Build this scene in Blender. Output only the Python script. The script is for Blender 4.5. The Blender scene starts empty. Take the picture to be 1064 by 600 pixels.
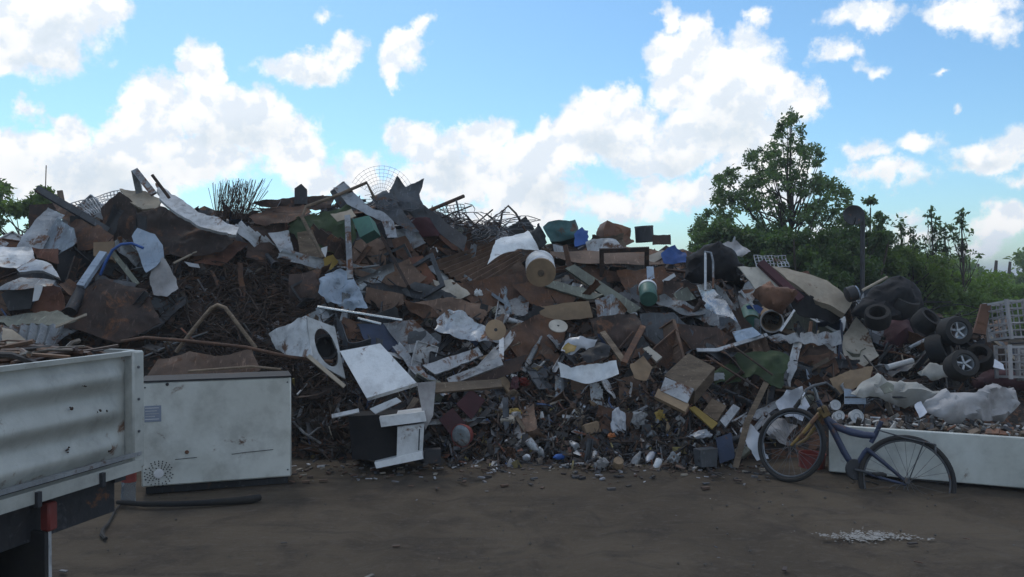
import bpy, bmesh, math, random
import numpy as np
from mathutils import Vector, Matrix, noise as mnoise
R = random.Random(11)
rad = math.radians
C = bpy.context.scene.collection
SC = bpy.context.scene

# ------------------------------------------------------------------ camera
FPX, W0, H0 = 870.0, 1064.0, 600.0
CAMH, PITCH = 1.70, math.atan(13 / 870.0)
cam = bpy.data.cameras.new('camera'); camo = bpy.data.objects.new('camera', cam); C.objects.link(camo)
cam.sensor_width = 36.0; cam.lens = 36.0 * FPX / W0; cam.clip_start = .05; cam.clip_end = 3000
camo.location = (0, 0, CAMH); camo.rotation_euler = (rad(90) - PITCH, 0, 0)
SC.camera = camo
SC.view_settings.view_transform = 'Standard'; SC.view_settings.look = 'None'
SC.view_settings.gamma = 1; SC.view_settings.use_curve_mapping = False
SC.view_settings.exposure = 0.0
CAM = Vector((0, 0, CAMH)); cp_, sp_ = math.cos(PITCH), math.sin(PITCH)

def ray(px, py):                                   # direction with unit forward Y
    a, b = (px - 532) / FPX, (300 - py) / FPX
    d = Vector((a, cp_ + b * sp_, -sp_ + b * cp_))
    return d / d.y
def at(px, py, Y):
    return CAM + ray(px, py) * Y
def gnd(px, py, z=0.0):
    d = ray(px, py); return CAM + d * ((z - CAMH) / d.z)

# ------------------------------------------------------------------ sky and sun
SUN_EL, SUN_AZ = rad(52), rad(-28)                 # azimuth from +Y towards +X: behind the heap, a little to the left
world = bpy.data.worlds.new('World'); SC.world = world; world.use_nodes = True
wt = world.node_tree; wt.nodes.clear(); wn, wl = wt.nodes.new, wt.links.new
class G:                                           # tiny node helpers for one tree
    def __init__(s, t): s.t = t
    def _in(s, sock, v):
        if hasattr(v, 'is_output'): s.t.links.new(v, sock)
        elif v is not None: sock.default_value = v
    def m(s, op, a, b=None, c=None, clamp=False):
        n = s.t.nodes.new('ShaderNodeMath'); n.operation = op; n.use_clamp = clamp
        for k, v in enumerate((a, b, c)):
            if v is not None: s._in(n.inputs[k], v)
        return n.outputs[0]
    def v(s, op, a, b=None, c=None, out=0):
        n = s.t.nodes.new('ShaderNodeVectorMath'); n.operation = op
        for k, x in enumerate((a, b, c)):
            if x is not None: s._in(n.inputs[k], x)
        return n.outputs[out]
    def noise(s, vec, scale, detail=5, rough=.55, dist=0, col=False, dim='3D'):
        n = s.t.nodes.new('ShaderNodeTexNoise'); n.noise_dimensions = dim
        s._in(n.inputs['Vector'], vec); n.inputs['Scale'].default_value = scale
        n.inputs['Detail'].default_value = detail; n.inputs['Roughness'].default_value = rough
        n.inputs['Distortion'].default_value = dist
        return n.outputs['Color' if col else 'Fac']
    def ramp(s, f, lo, hi, a=0., b=1., interp='SMOOTHSTEP'):
        n = s.t.nodes.new('ShaderNodeMapRange'); n.interpolation_type = interp
        s._in(n.inputs[0], f)
        for k, x in zip((1, 2, 3, 4), (lo, hi, a, b)): s._in(n.inputs[k], x)
        return n.outputs[0]
    def mix(s, f, a, b, bt='MIX'):
        n = s.t.nodes.new('ShaderNodeMix'); n.data_type = 'RGBA'; n.blend_type = bt
        s._in(n.inputs[0], f)
        for k, x in ((6, a), (7, b)):
            if isinstance(x, (tuple, list)) and len(x) == 3: x = (*x, 1)
            s._in(n.inputs[k], x)
        return n.outputs[2]
g = G(wt)
tc = wn('ShaderNodeTexCoord'); D = tc.outputs['Generated']
sky = wn('ShaderNodeTexSky'); sky.sky_type = 'NISHITA'; sky.sun_disc = False
sky.sun_elevation = SUN_EL; sky.sun_rotation = SUN_AZ
sky.air_density = 1.0; sky.dust_density = .6; sky.ozone_density = 2.5; sky.altitude = 50
sep = wn('ShaderNodeSeparateXYZ'); wl(D, sep.inputs[0])
az = g.m('ARCTAN2', sep.outputs[0], sep.outputs[1]); el = g.m('ARCSINE', sep.outputs[2])
cmb = wn('ShaderNodeCombineXYZ'); wl(az, cmb.inputs[0]); wl(el, cmb.inputs[1])
AE = cmb.outputs[0]
n1 = g.noise(D, 9, 3, .55, col=True); n2 = g.noise(D, 38, 4, .62, col=True)
warp = g.v('ADD', g.v('MULTIPLY', g.v('SUBTRACT', n1, (.5, .5, .5)), (.10, .085, 0)),
           g.v('MULTIPLY', g.v('SUBTRACT', n2, (.5, .5, .5)), (.040, .036, 0)))
P = g.v('ADD', AE, warp)
CLOUDS = [(30,22,95,42),(85,8,45,20),(5,62,45,16),(34,108,13,9),(215,82,26,34),(168,115,46,34),(128,142,34,24),(240,128,62,36),
 (285,152,48,24),(60,162,75,30),(80,126,26,16),(5,165,55,28),(305,172,42,22),(180,172,95,30),(90,195,130,22),(325,188,36,18),(310,70,54,19),
 (352,62,20,16),(418,64,28,24),(432,38,13,12),(420,86,12,14),(452,150,38,26),(508,150,34,26),(478,188,72,30),(395,192,48,20),
 (560,178,44,32),(545,212,62,24),(640,130,52,38),(600,152,40,30),(716,76,50,48),(772,82,62,46),(828,104,34,28),(720,38,22,30),
 (702,16,14,18),(792,24,14,14),(748,135,72,34),(690,158,62,24),(640,216,54,19),(705,200,56,20),(790,172,60,38),(890,22,36,14),(870,57,16,8),
 (898,70,9,6),(1012,6,62,17),(1046,20,30,12),(942,150,24,12),(922,183,44,12),(896,162,18,9),(940,236,32,11),(934,221,16,7),(1030,157,52,20),
 (1058,144,26,16),(1044,230,40,18),(1018,252,32,11),(1062,190,20,8),(966,69,10,3),(984,110,5,3),(340,20,10,5),(470,232,90,16),(860,250,80,14)]
acc = None
for (cx, cy, rx, ry) in CLOUDS:
    a = math.atan((cx - 532) / FPX); e = math.atan((287 - cy) / FPX * math.cos(a))
    ia, ie = FPX / rx / math.cos(a)**2 * 1.02, FPX / ry * 1.02; kk = max(.22, min(1.25, min(rx, ry) / 24))
    L = g.v('LENGTH', g.v('MULTIPLY_ADD', P, (ia, ie, 0), (-a * ia, -e * ie, 0)), out=1)
    L = g.m('MULTIPLY_ADD', L, -kk, kk)
    acc = L if acc is None else g.m('MAXIMUM', acc, L)
field = acc                                         # >0 inside the placed clouds
GREYS = [(235,150,62,22),(40,28,55,16),(310,78,40,9),(480,185,55,22),(745,125,60,40),(690,170,60,16),(640,150,30,22),(120,185,110,24),(1020,165,50,9),(560,205,60,18),(930,188,35,7),(60,60,60,12)]
gacc = None
for (cx, cy, rx, ry) in GREYS:
    a = math.atan((cx - 532) / FPX); e = math.atan((287 - cy) / FPX * math.cos(a))
    ia, ie = FPX / rx, FPX / ry
    L = g.v('LENGTH', g.v('MULTIPLY_ADD', P, (ia, ie, 0), (-a * ia, -e * ie, 0)), out=1)
    gacc = L if gacc is None else g.m('MINIMUM', gacc, L)
# the same kind of cloud all around the rest of the sky
outm = g.m('MAXIMUM', g.ramp(g.m('ABSOLUTE', az), .60, .78), g.ramp(el, .36, .50))
big = g.noise(g.v('MULTIPLY', D, (1, 1, 1.8)), 3.2, 3, .5)
mid = g.noise(D, 13, 4, .6)
ofield = g.m('MULTIPLY', g.m('SUBTRACT', g.m('ADD', big, g.m('MULTIPLY', mid, .35)), g.ramp(el, .3, .9, .665, .70)), 4.0)
field = g.m('ADD', g.m('MULTIPLY', field, g.m('SUBTRACT', 1, outm)), g.m('MULTIPLY', ofield, outm))
fine = g.m('ADD', g.m('MULTIPLY', g.noise(D, 55, 7, .66), .62), g.m('MULTIPLY', g.m('SUBTRACT', 1, g.m('MULTIPLY', g.m('ABSOLUTE', g.m('SUBTRACT', g.noise(D, 27, 4, .6), .5)), 3.2)), .38))
fld = g.m('ADD', field, g.m('MULTIPLY', g.m('SUBTRACT', fine, .54), .85))
alpha = g.ramp(fld, -.10, .36)
greyf = g.m('MULTIPLY', g.ramp(gacc, 1.25, .2), g.ramp(g.noise(D, 15, 4, .6), .28, .62))
greyo = g.m('MULTIPLY', g.ramp(field, .35, 1.1), outm)
nA, nB = g.noise(D, 24, 6, .58), g.noise(g.v('ADD', D, (-.006, .0, .016)), 24, 6, .58)
puff = g.ramp(g.m('SUBTRACT', nA, nB), -.10, .07)
cl = g.mix(puff, (.76, .83, .91), (1.0, 1.0, 1.0))
cl = g.mix(g.m('MULTIPLY', g.m('MAXIMUM', greyf, greyo), .75), cl, (.62, .71, .79))
skyc = g.mix(1.0, sky.outputs[0], (.88, 1.18, 1.28), 'MULTIPLY')
SKY_K = .118
bgs = wn('ShaderNodeBackground'); wl(skyc, bgs.inputs[0]); bgs.inputs[1].default_value = SKY_K
bgc = wn('ShaderNodeBackground'); wl(cl, bgc.inputs[0]); bgc.inputs[1].default_value = 1.12
mx = wn('ShaderNodeMixShader'); wl(alpha, mx.inputs[0]); wl(bgs.outputs[0], mx.inputs[1]); wl(bgc.outputs[0], mx.inputs[2])
wo = wn('ShaderNodeOutputWorld'); wl(mx.outputs[0], wo.inputs[0])
world.cycles.sampling_method = 'MANUAL'; world.cycles.sample_map_resolution = 512

sl = bpy.data.lights.new('sun', 'SUN'); sl.energy = 0.75; sl.angle = rad(12); sl.color = (1, .95, .87)
so = bpy.data.objects.new('sun', sl); C.objects.link(so)
sd = Vector((math.sin(SUN_AZ) * math.cos(SUN_EL), math.cos(SUN_AZ) * math.cos(SUN_EL), math.sin(SUN_EL)))
so.rotation_euler = sd.to_track_quat('Z', 'Y').to_euler(); so.location = (0, 30, 40)

# ------------------------------------------------------------------ materials
RUST = (.095, .042, .024)
MATS = {}
def M(name, col, col2=None, rough=.7, metal=0., rust=0., dirt=.3, scale=3., bump=.25, fine=40., jit=.25, spec=.4, streak=None, wear=0., trans=0):
    m = bpy.data.materials.new(name); m.use_nodes = True; t = m.node_tree
    b = t.nodes['Principled BSDF']; k = G(t)
    tcn = t.nodes.new('ShaderNodeTexCoord'); oi = t.nodes.new('ShaderNodeObjectInfo')
    off = k.v('SCALE', (13., 7., 29.)); t.links.new(oi.outputs['Random'], off.node.inputs['Scale'])
    V = k.v('ADD', tcn.outputs['Object'], off)
    if streak: V = k.v('MULTIPLY', V, streak)
    big = k.noise(V, scale, 4, .6, .3); fin = k.noise(V, fine, 4, .6)
    c2 = col2 or tuple(x * .55 for x in col)
    c = k.mix(k.ramp(big, .35, .65), col, c2)
    if rust:
        rf = k.ramp(k.m('ADD', k.noise(V, scale * 1.7, 6, .68, .6), k.m('MULTIPLY', fin, .12)), .70 - rust * .38, .80 - rust * .38)
        c = k.mix(rf, c, k.mix(fin, RUST, (.16, .075, .035)))
    if dirt:
        df = k.m('MULTIPLY', k.ramp(k.noise(V, scale * 2.6, 5, .65), .42, .75), dirt)
        c = k.mix(df, c, (.045, .038, .032))
    if wear:
        sv = k.noise(k.v('MULTIPLY', V, (5., 1.2, 1.2)), scale * 2.2, 5, .7, .8)
        c = k.mix(k.ramp(sv, .56, .74, 0, wear), c, tuple(min(.6, x * 2.1 + .03) for x in col))
        c = k.mix(k.ramp(k.noise(k.v('MULTIPLY', V, (1., 6., 2.)), scale * 1.6, 5, .7, .5), .55, .72, 0, wear), c, tuple(x * .3 for x in col))
    c = k.mix(.22, c, k.mix(fin, (.5, .5, .5), (1, 1, 1)), 'MULTIPLY')
    jn = k.m('MULTIPLY_ADD', oi.outputs['Random'], jit * 2, 1 - jit)
    vm = k.v('SCALE', c); t.links.new(jn, vm.node.inputs['Scale'])
    t.links.new(vm, b.inputs['Base Color'])
    rg = k.m('MULTIPLY_ADD', fin, .3, rough - .15, clamp=True); t.links.new(rg, b.inputs['Roughness'])
    b.inputs['Metallic'].default_value = metal; b.inputs['Specular IOR Level'].default_value = spec
    if bump:
        bn = t.nodes.new('ShaderNodeBump'); bn.inputs['Strength'].default_value = bump; bn.inputs['Distance'].default_value = .02
        t.links.new(k.m('ADD', big, k.m('MULTIPLY', fin, .5)), bn.inputs['Height']); t.links.new(bn.outputs[0], b.inputs['Normal'])
    if trans:
        b.inputs['Transmission Weight'].default_value = trans; b.inputs['IOR'].default_value = 1.35
    MATS[name] = m; return m
M('rust_brown', (.140, .074, .046), (.072, .040, .028), .8, 0, .35, wear=.75)
M('rust_red', (.17, .070, .042), (.10, .045, .03), .8, 0, .3, wear=.75)
M('rust_dark', (.062, .037, .028), (.030, .021, .018), .8, 0, .25, wear=.75)
M('sheet_brown', (.170, .108, .076), (.105, .066, .046), .75, 0, .2, wear=.75)
M('galvanised', (.30, .32, .33), (.19, .205, .22), .42, .6, .32, .4, wear=.75)
M('steel_light', (.44, .46, .48), (.30, .32, .34), .45, .35, .28, .35, wear=.75)
M('pale_blue', (.42, .50, .60), (.32, .39, .48), .5, 0, .14, .3, wear=.75)
M('enamel', (.66, .68, .69), (.56, .58, .59), .4, 0, .07, .30, spec=.5)
M('enamel_dirty', (.56, .57, .58), (.42, .43, .44), .5, 0, .28, .5, wear=.75)
M('enamel_clean', (.66, .68, .64), (.54, .555, .51), .42, 0, .10, .30, jit=.05, scale=1.7, bump=.08, wear=.12)
M('charcoal', (.040, .042, .048), (.025, .026, .030), .6, 0, .1, wear=.75)
M('black_plastic', (.014, .014, .016), (.022, .022, .024), .75, 0, 0, .2, spec=.2)
M('slate', (.10, .108, .118), (.065, .070, .078), .6, .2, .15, wear=.75)
M('tan', (.42, .36, .28), (.30, .25, .19), .85, 0, .05, .25)
M('cream', (.50, .46, .39), (.38, .34, .28), .7, 0, .2, .3)
M('wood', (.20, .15, .105), (.12, .09, .065), .85, 0, 0, .3, streak=(1, 1, 6), wear=.75)
M('olive', (.20, .21, .17), (.14, .145, .12), .75, 0, .1, wear=.75)
M('green_tarp', (.055, .085, .035), (.035, .055, .025), .8, 0, 0, .2)
M('green_plastic', (.085, .21, .16), (.06, .15, .12), .5, 0, 0, .2)
M('teal', (.07, .19, .19), (.045, .12, .12), .6, 0, .2, .5)
M('blue_plastic', (.035, .11, .36), (.03, .08, .25), .5, 0, 0, .15)
M('blue_dark', (.045, .065, .12), (.03, .045, .085), .6, 0, .05)
M('blue_frame', (.032, .046, .095), (.022, .030, .06), .45, 0, .12, .2, spec=.5)
M('red_plastic', (.28, .045, .035), (.17, .035, .03), .6, 0, 0, .45)
M('maroon', (.085, .032, .038), (.06, .025, .03), .9, 0, 0, .2)
M('yellow', (.42, .29, .06), (.33, .22, .05), .55, 0, .05, .25)
M('ochre', (.26, .17, .05), (.17, .11, .04), .6, 0, .25, .4)
M('orange', (.48, .16, .045), (.36, .12, .04), .6, 0, 0, .2)
M('copper', (.24, .125, .08), (.15, .08, .055), .7, .2, .3)
M('chrome', (.62, .64, .66), (.5, .52, .54), .28, .9, .05, .2)
M('rubber', (.022, .022, .024), (.032, .030, .028), .85, 0, 0, .4)
M('cloth_pale', (.52, .51, .47), (.42, .41, .38), .95, 0, 0, .25)
M('cloth_grey', (.38, .37, .37), (.29, .28, .28), .95, 0, 0, .3)
M('plastic_white', (.68, .69, .70), (.60, .61, .62), .5, 0, 0, .12)
M('plastic_film', (.58, .60, .64), (.45, .47, .52), .35, 0, 0, .15, spec=.6)
M('truck_paint', (.47, .485, .455), (.37, .38, .35), .42, 0, .14, .34, jit=.03, scale=2.4, bump=.08, spec=.5, wear=.15)
M('plastic_grimy', (.34, .35, .36), (.20, .20, .21), .45, 0, .08, .5)
M('cardboard', (.30, .21, .13), (.22, .155, .10), .9, 0, 0, .2)
M('sticker', (.26, .30, .37), (.20, .23, .30), .6, 0, 0, .1, jit=0)
M('print_white', (.62, .64, .66), None, .6, 0, 0, 0, jit=0, bump=0)
M('clear_plastic', (.55, .6, .65), (.5, .55, .6), .15, 0, 0, 0, trans=.8, bump=0)
M('wire_rust', (.085, .055, .042), (.05, .035, .028), .8, .2, .2)
M('wire_grey', (.20, .20, .21), (.13, .13, .14), .6, .4, .15)
M('bark', (.075, .060, .048), (.05, .04, .032), .9, 0, 0, .2, streak=(1, 1, .3))
M('white_powder', (.34, .33, .31), (.2, .19, .18), .95, 0, 0, .3, jit=.02)
M('stone', (.13, .115, .10), (.09, .08, .07), .9, 0, 0, .2)

def leafmat(name, a, b, tr=.35):
    m = bpy.data.materials.new(name); m.use_nodes = True; t = m.node_tree; k = G(t); bs = t.nodes['Principled BSDF']
    ge = t.nodes.new('ShaderNodeNewGeometry'); tcn = t.nodes.new('ShaderNodeTexCoord')
    rn = ge.outputs['Random Per Island']
    c = k.mix(rn, a, b); c = k.mix(k.ramp(k.noise(tcn.outputs['Object'], .9, 3), .35, .65, 0, .5), c, tuple(x * .6 for x in a))
    t.links.new(c, bs.inputs['Base Color']); bs.inputs['Roughness'].default_value = .6
    tb = t.nodes.new('ShaderNodeBsdfTranslucent'); t.links.new(k.mix(1., c, (1.2, 1.35, .6), 'MULTIPLY'), tb.inputs[0])
    ms = t.nodes.new('ShaderNodeMixShader'); ms.inputs[0].default_value = tr
    t.links.new(bs.outputs[0], ms.inputs[1]); t.links.new(tb.outputs[0], ms.inputs[2])
    t.links.new(ms.outputs[0], t.nodes['Material Output'].inputs[0]); MATS[name] = m
leafmat('leaf_tree', (.085, .135, .075), (.14, .20, .10), .5)
leafmat('leaf_bush', (.065, .115, .045), (.11, .17, .06), .45)
leafmat('leaf_sunlit', (.12, .19, .05), (.18, .26, .08), .45)  # sunlight on the far foliage put into a lighter leaf colour
leafmat('leaf_olive', (.11, .17, .05), (.17, .24, .075), .5)

# coloured by face: for masses of tiny pieces
def facecol():
    m = bpy.data.materials.new('mixed_scrap'); m.use_nodes = True; t = m.node_tree; k = G(t); b = t.nodes['Principled BSDF']
    a = t.nodes.new('ShaderNodeAttribute'); a.attribute_name = 'Col'; tcn = t.nodes.new('ShaderNodeTexCoord')
    f = k.noise(tcn.outputs['Object'], 22, 4, .65)
    t.links.new(k.mix(k.ramp(f, .4, .7, 0, .7), a.outputs['Color'], (.04, .033, .028)), b.inputs['Base Color'])
    b.inputs['Roughness'].default_value = .65
    MATS['mixed_scrap'] = m
facecol()

# ------------------------------------------------------------------ mesh helpers
def tag(o, label=None, cat=None, group=None, kind=None):
    if label: o['label'] = label
    if cat: o['category'] = cat
    if group: o['group'] = group
    if kind or cat: o['kind'] = kind or 'thing'
    return o
def finish(name, me, mat, parent=None, origin=None, smooth=True, sharp=40):
    if mat: me.materials.append(MATS[mat])
    n = len(me.vertices)
    co = np.empty(n * 3, np.float32); me.vertices.foreach_get('co', co); co = co.reshape(-1, 3)
    if origin is None:
        origin = Vector((co[:, 0].mean(), co[:, 1].mean(), co[:, 2].min())) if parent is None else Vector((0, 0, 0))
    base = Vector(origin)
    if parent is not None:
        p = parent; base = Vector((0, 0, 0))
        while p is not None: base = base + p.location; p = p.parent
    co = co - np.array(base, np.float32)
    me.vertices.foreach_set('co', co.ravel())
    if smooth:
        me.polygons.foreach_set('use_smooth', [True] * len(me.polygons)); me.set_sharp_from_angle(angle=rad(sharp))
    me.update()
    o = bpy.data.objects.new(name, me); C.objects.link(o)
    if parent is not None: o.parent = parent
    else: o.location = base
    return o
def empty(name, loc, label=None, cat=None, group=None):
    o = bpy.data.objects.new(name, None); C.objects.link(o); o.location = loc; o.empty_display_size = .1
    return tag(o, label, cat, group)

class MB:
    def __init__(s): s.v = []; s.f = []; s.c = []
    def add(s, vs, fs, col=None):
        k = len(s.v); s.v += [tuple(x) for x in vs]; s.f += [tuple(i + k for i in f) for f in fs]
        if col is not None: s.c += [col] * len(fs)
        return s
    def box(s, c, size, rot=None, col=None, bev=0):
        x, y, z = (q / 2 for q in size); c = Vector(c)
        if bev:
            q = min(bev, x * .9, y * .9, z * .9); vs = []
            for sx in (-1, 1):
                for sy in (-1, 1):
                    for sz in (-1, 1):
                        vs += [Vector((sx * (x - q), sy * (y - q), sz * z)), Vector((sx * (x - q), sy * y, sz * (z - q))), Vector((sx * x, sy * (y - q), sz * (z - q)))]
            bm = bmesh.new()
            for w in vs: bm.verts.new(w)
            bmesh.ops.convex_hull(bm, input=bm.verts[:]); bm.verts.index_update()
            vs = [w.co.copy() for w in bm.verts]; fs = [[w.index for w in f.verts] for f in bm.faces]; bm.free()
        else:
            vs = [Vector((a, b, d)) for a in (-x, x) for b in (-y, y) for d in (-z, z)]
            fs = [(0, 1, 3, 2), (4, 6, 7, 5), (0, 4, 5, 1), (2, 3, 7, 6), (0, 2, 6, 4), (1, 5, 7, 3)]
        if rot is not None: vs = [rot @ w for w in vs]
        return s.add([c + w for w in vs], fs, col)
    def tube(s, pts, r, n=6, col=None, cap=True):
        pts = [Vector(p) for p in pts]; rs = r if isinstance(r, (list, tuple)) else [r] * len(pts)
        vs, fs = [], []; up = None
        for i, p in enumerate(pts):
            t = (pts[min(i + 1, len(pts) - 1)] - pts[max(i - 1, 0)])
            t = t.normalized() if t.length > 1e-9 else Vector((0, 0, 1))
            if up is None: up = t.orthogonal().normalized()
            up = (up - t * up.dot(t)); up = up.normalized() if up.length > 1e-6 else t.orthogonal().normalized()
            sd_ = t.cross(up)
            for k in range(n):
                a = 2 * math.pi * k / n; vs.append(p + (up * math.cos(a) + sd_ * math.sin(a)) * rs[i])
        for i in range(len(pts) - 1):
            for k in range(n): fs.append((i * n + k, i * n + (k + 1) % n, (i + 1) * n + (k + 1) % n, (i + 1) * n + k))
        if cap: fs += [tuple(range(n))[::-1], tuple((len(pts) - 1) * n + k for k in range(n))]
        return s.add(vs, fs, col)
    def bar(s, a, b, w, h, up=(0, 0, 1), col=None):
        a, b = Vector(a), Vector(b); t = (b - a); L = t.length; t.normalize()
        u = Vector(up); u = (u - t * u.dot(t)); u = u.normalized() if u.length > 1e-4 else t.orthogonal().normalized()
        rot = Matrix((t, t.cross(u) * -1, u)).transposed()
        return s.box((a + b) / 2, (L, w, h), rot, col)
    def ring(s, c, ax, bx, r, tr, n=40, m=6):          # torus in the plane of two unit vectors
        c, ax, bx = Vector(c), Vector(ax), Vector(bx); nz = ax.cross(bx); vs, fs = [], []
        for i in range(n):
            a = 2 * math.pi * i / n; d = ax * math.cos(a) + bx * math.sin(a)
            for k in range(m):
                q = 2 * math.pi * k / m; vs.append(c + d * (r + tr * math.cos(q)) + nz * tr * math.sin(q))
        for i in range(n):
            for k in range(m): fs.append((i * m + k, ((i + 1) % n) * m + k, ((i + 1) % n) * m + (k + 1) % m, i * m + (k + 1) % m))
        return s.add(vs, fs)
    def lathe(s, c, axis, prof, n=24, col=None):        # prof: (radius, along axis)
        c, t = Vector(c), Vector(axis).normalized(); u = t.orthogonal().normalized(); w = t.cross(u); vs, fs = [], []
        for (r, h) in prof:
            for k in range(n):
                a = 2 * math.pi * k / n; vs.append(c + t * h + (u * math.cos(a) + w * math.sin(a)) * max(r, 1e-4))
        for i in range(len(prof) - 1):
            for k in range(n): fs.append((i * n + k, i * n + (k + 1) % n, (i + 1) * n + (k + 1) % n, (i + 1) * n + k))
        return s.add(vs, fs, col)
    def mesh(s, name):
        me = bpy.data.meshes.new(name); me.from_pydata(s.v, [], s.f); me.validate()
        if s.c:
            at_ = me.color_attributes.new('Col', 'FLOAT_COLOR', 'CORNER'); buf = []
            for p in me.polygons: buf += list((*s.c[p.index], 1.0)) * p.loop_total
            at_.data.foreach_set('color', buf)
        return me
    def build(s, name, mat, parent=None, origin=None, smooth=True, sharp=40):
        bm = bmesh.new(); me = s.mesh(name)
        if not s.c:
            bm.from_mesh(me); bmesh.ops.recalc_face_normals(bm, faces=bm.faces); bm.to_mesh(me)
        bm.free()
        return finish(name, me, mat, parent, origin, smooth, sharp)

# ------------------------------------------------------------------ the heap's body
HX = [-13, -9.5, -7.5, -6.2, -5.4, -4.8, -3.9, -3.0, -2.3, -1.5, -0.7, 0.2, 1.2, 2.4, 3.2, 4.0, 4.9, 5.9, 7.0, 9.0]
HZ = [0.6, 1.4, 1.9, 2.25, 2.45, 2.62, 2.58, 2.55, 2.58, 2.68, 2.36, 2.20, 2.22, 2.06, 1.70, 1.30, 1.05, .85, .65, .3]
HF = [7.6, 7.3, 7.2, 7.1, 7.1, 7.2, 7.4, 7.6, 7.75, 7.75, 7.7, 7.65, 7.65, 7.75, 7.85, 7.8, 7.6, 7.4, 7.3, 7.2]
HC = [11, 11, 11, 11, 11, 11, 11, 11, 11, 11, 11.2, 11.4, 11.4, 11.2, 10.9, 10.7, 10.5, 10.3, 10.2, 10]
def hmac(x, y):
    z, f, c = np.interp(x, HX, HZ), np.interp(x, HX, HF), np.interp(x, HX, HC)
    if y <= f: return -.3
    if y <= c: t = (y - f) / (c - f); return z * (1 - (1 - t) ** 1.55)
    return z * max(0, 1 - ((y - c) / 6.0) ** 1.5)
def hgt(x, y):
    h = hmac(x, y)
    if h <= 0: return h
    k = min(1, h / .5)
    return h + k * (.16 * mnoise.noise((x * 1.1, y * 1.1, 3.1)) + .09 * mnoise.noise((x * 2.7, y * 2.7, 9.)) - .05)
def hit(px, py):                                    # depth (along forward) where the sight line meets the heap
    d = ray(px, py); t = 5.5
    while t < 14.5:
        p = CAM + d * t
        if p.z < hgt(p.x, p.y): return t
        if p.z < 0: return t
        t += .04
    x = d.x * 11; return float(np.interp(x, HX, HC)) - .1
def mnorm(x, y):
    e = .5; gx = (hmac(x + e, y) - hmac(x - e, y)) / (2 * e); gy = (max(0, hmac(x, y + e)) - max(0, hmac(x, y - e))) / (2 * e)
    return Vector((-gx, -gy, 1)).normalized()

def build_heap():
    xs = np.arange(-12.5, 8.6, .11); ys = np.arange(6.8, 17.0, .11)
    vs = []; fs = []
    for y in ys:
        for x in xs:
            vs.append((x, y, hgt(x, y) + .07 * mnoise.noise((x * 7, y * 7, 2.)) + (.05 * R.random() if R.random() < .5 else 0) - .06))
    nx = len(xs)
    for j in range(len(ys) - 1):
        for i in range(nx - 1):
            a = j * nx + i
            if max(vs[a][2], vs[a + 1][2], vs[a + nx][2], vs[a + nx + 1][2]) > -.2: fs.append((a, a + 1, a + nx + 1, a + nx))
    me = bpy.data.meshes.new('scrap_mound'); me.from_pydata(vs, [], fs); me.validate()
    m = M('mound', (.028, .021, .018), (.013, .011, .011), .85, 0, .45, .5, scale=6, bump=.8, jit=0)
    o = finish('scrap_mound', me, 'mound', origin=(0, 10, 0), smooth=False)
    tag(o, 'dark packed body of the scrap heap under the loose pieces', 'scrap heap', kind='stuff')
build_heap()

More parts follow.
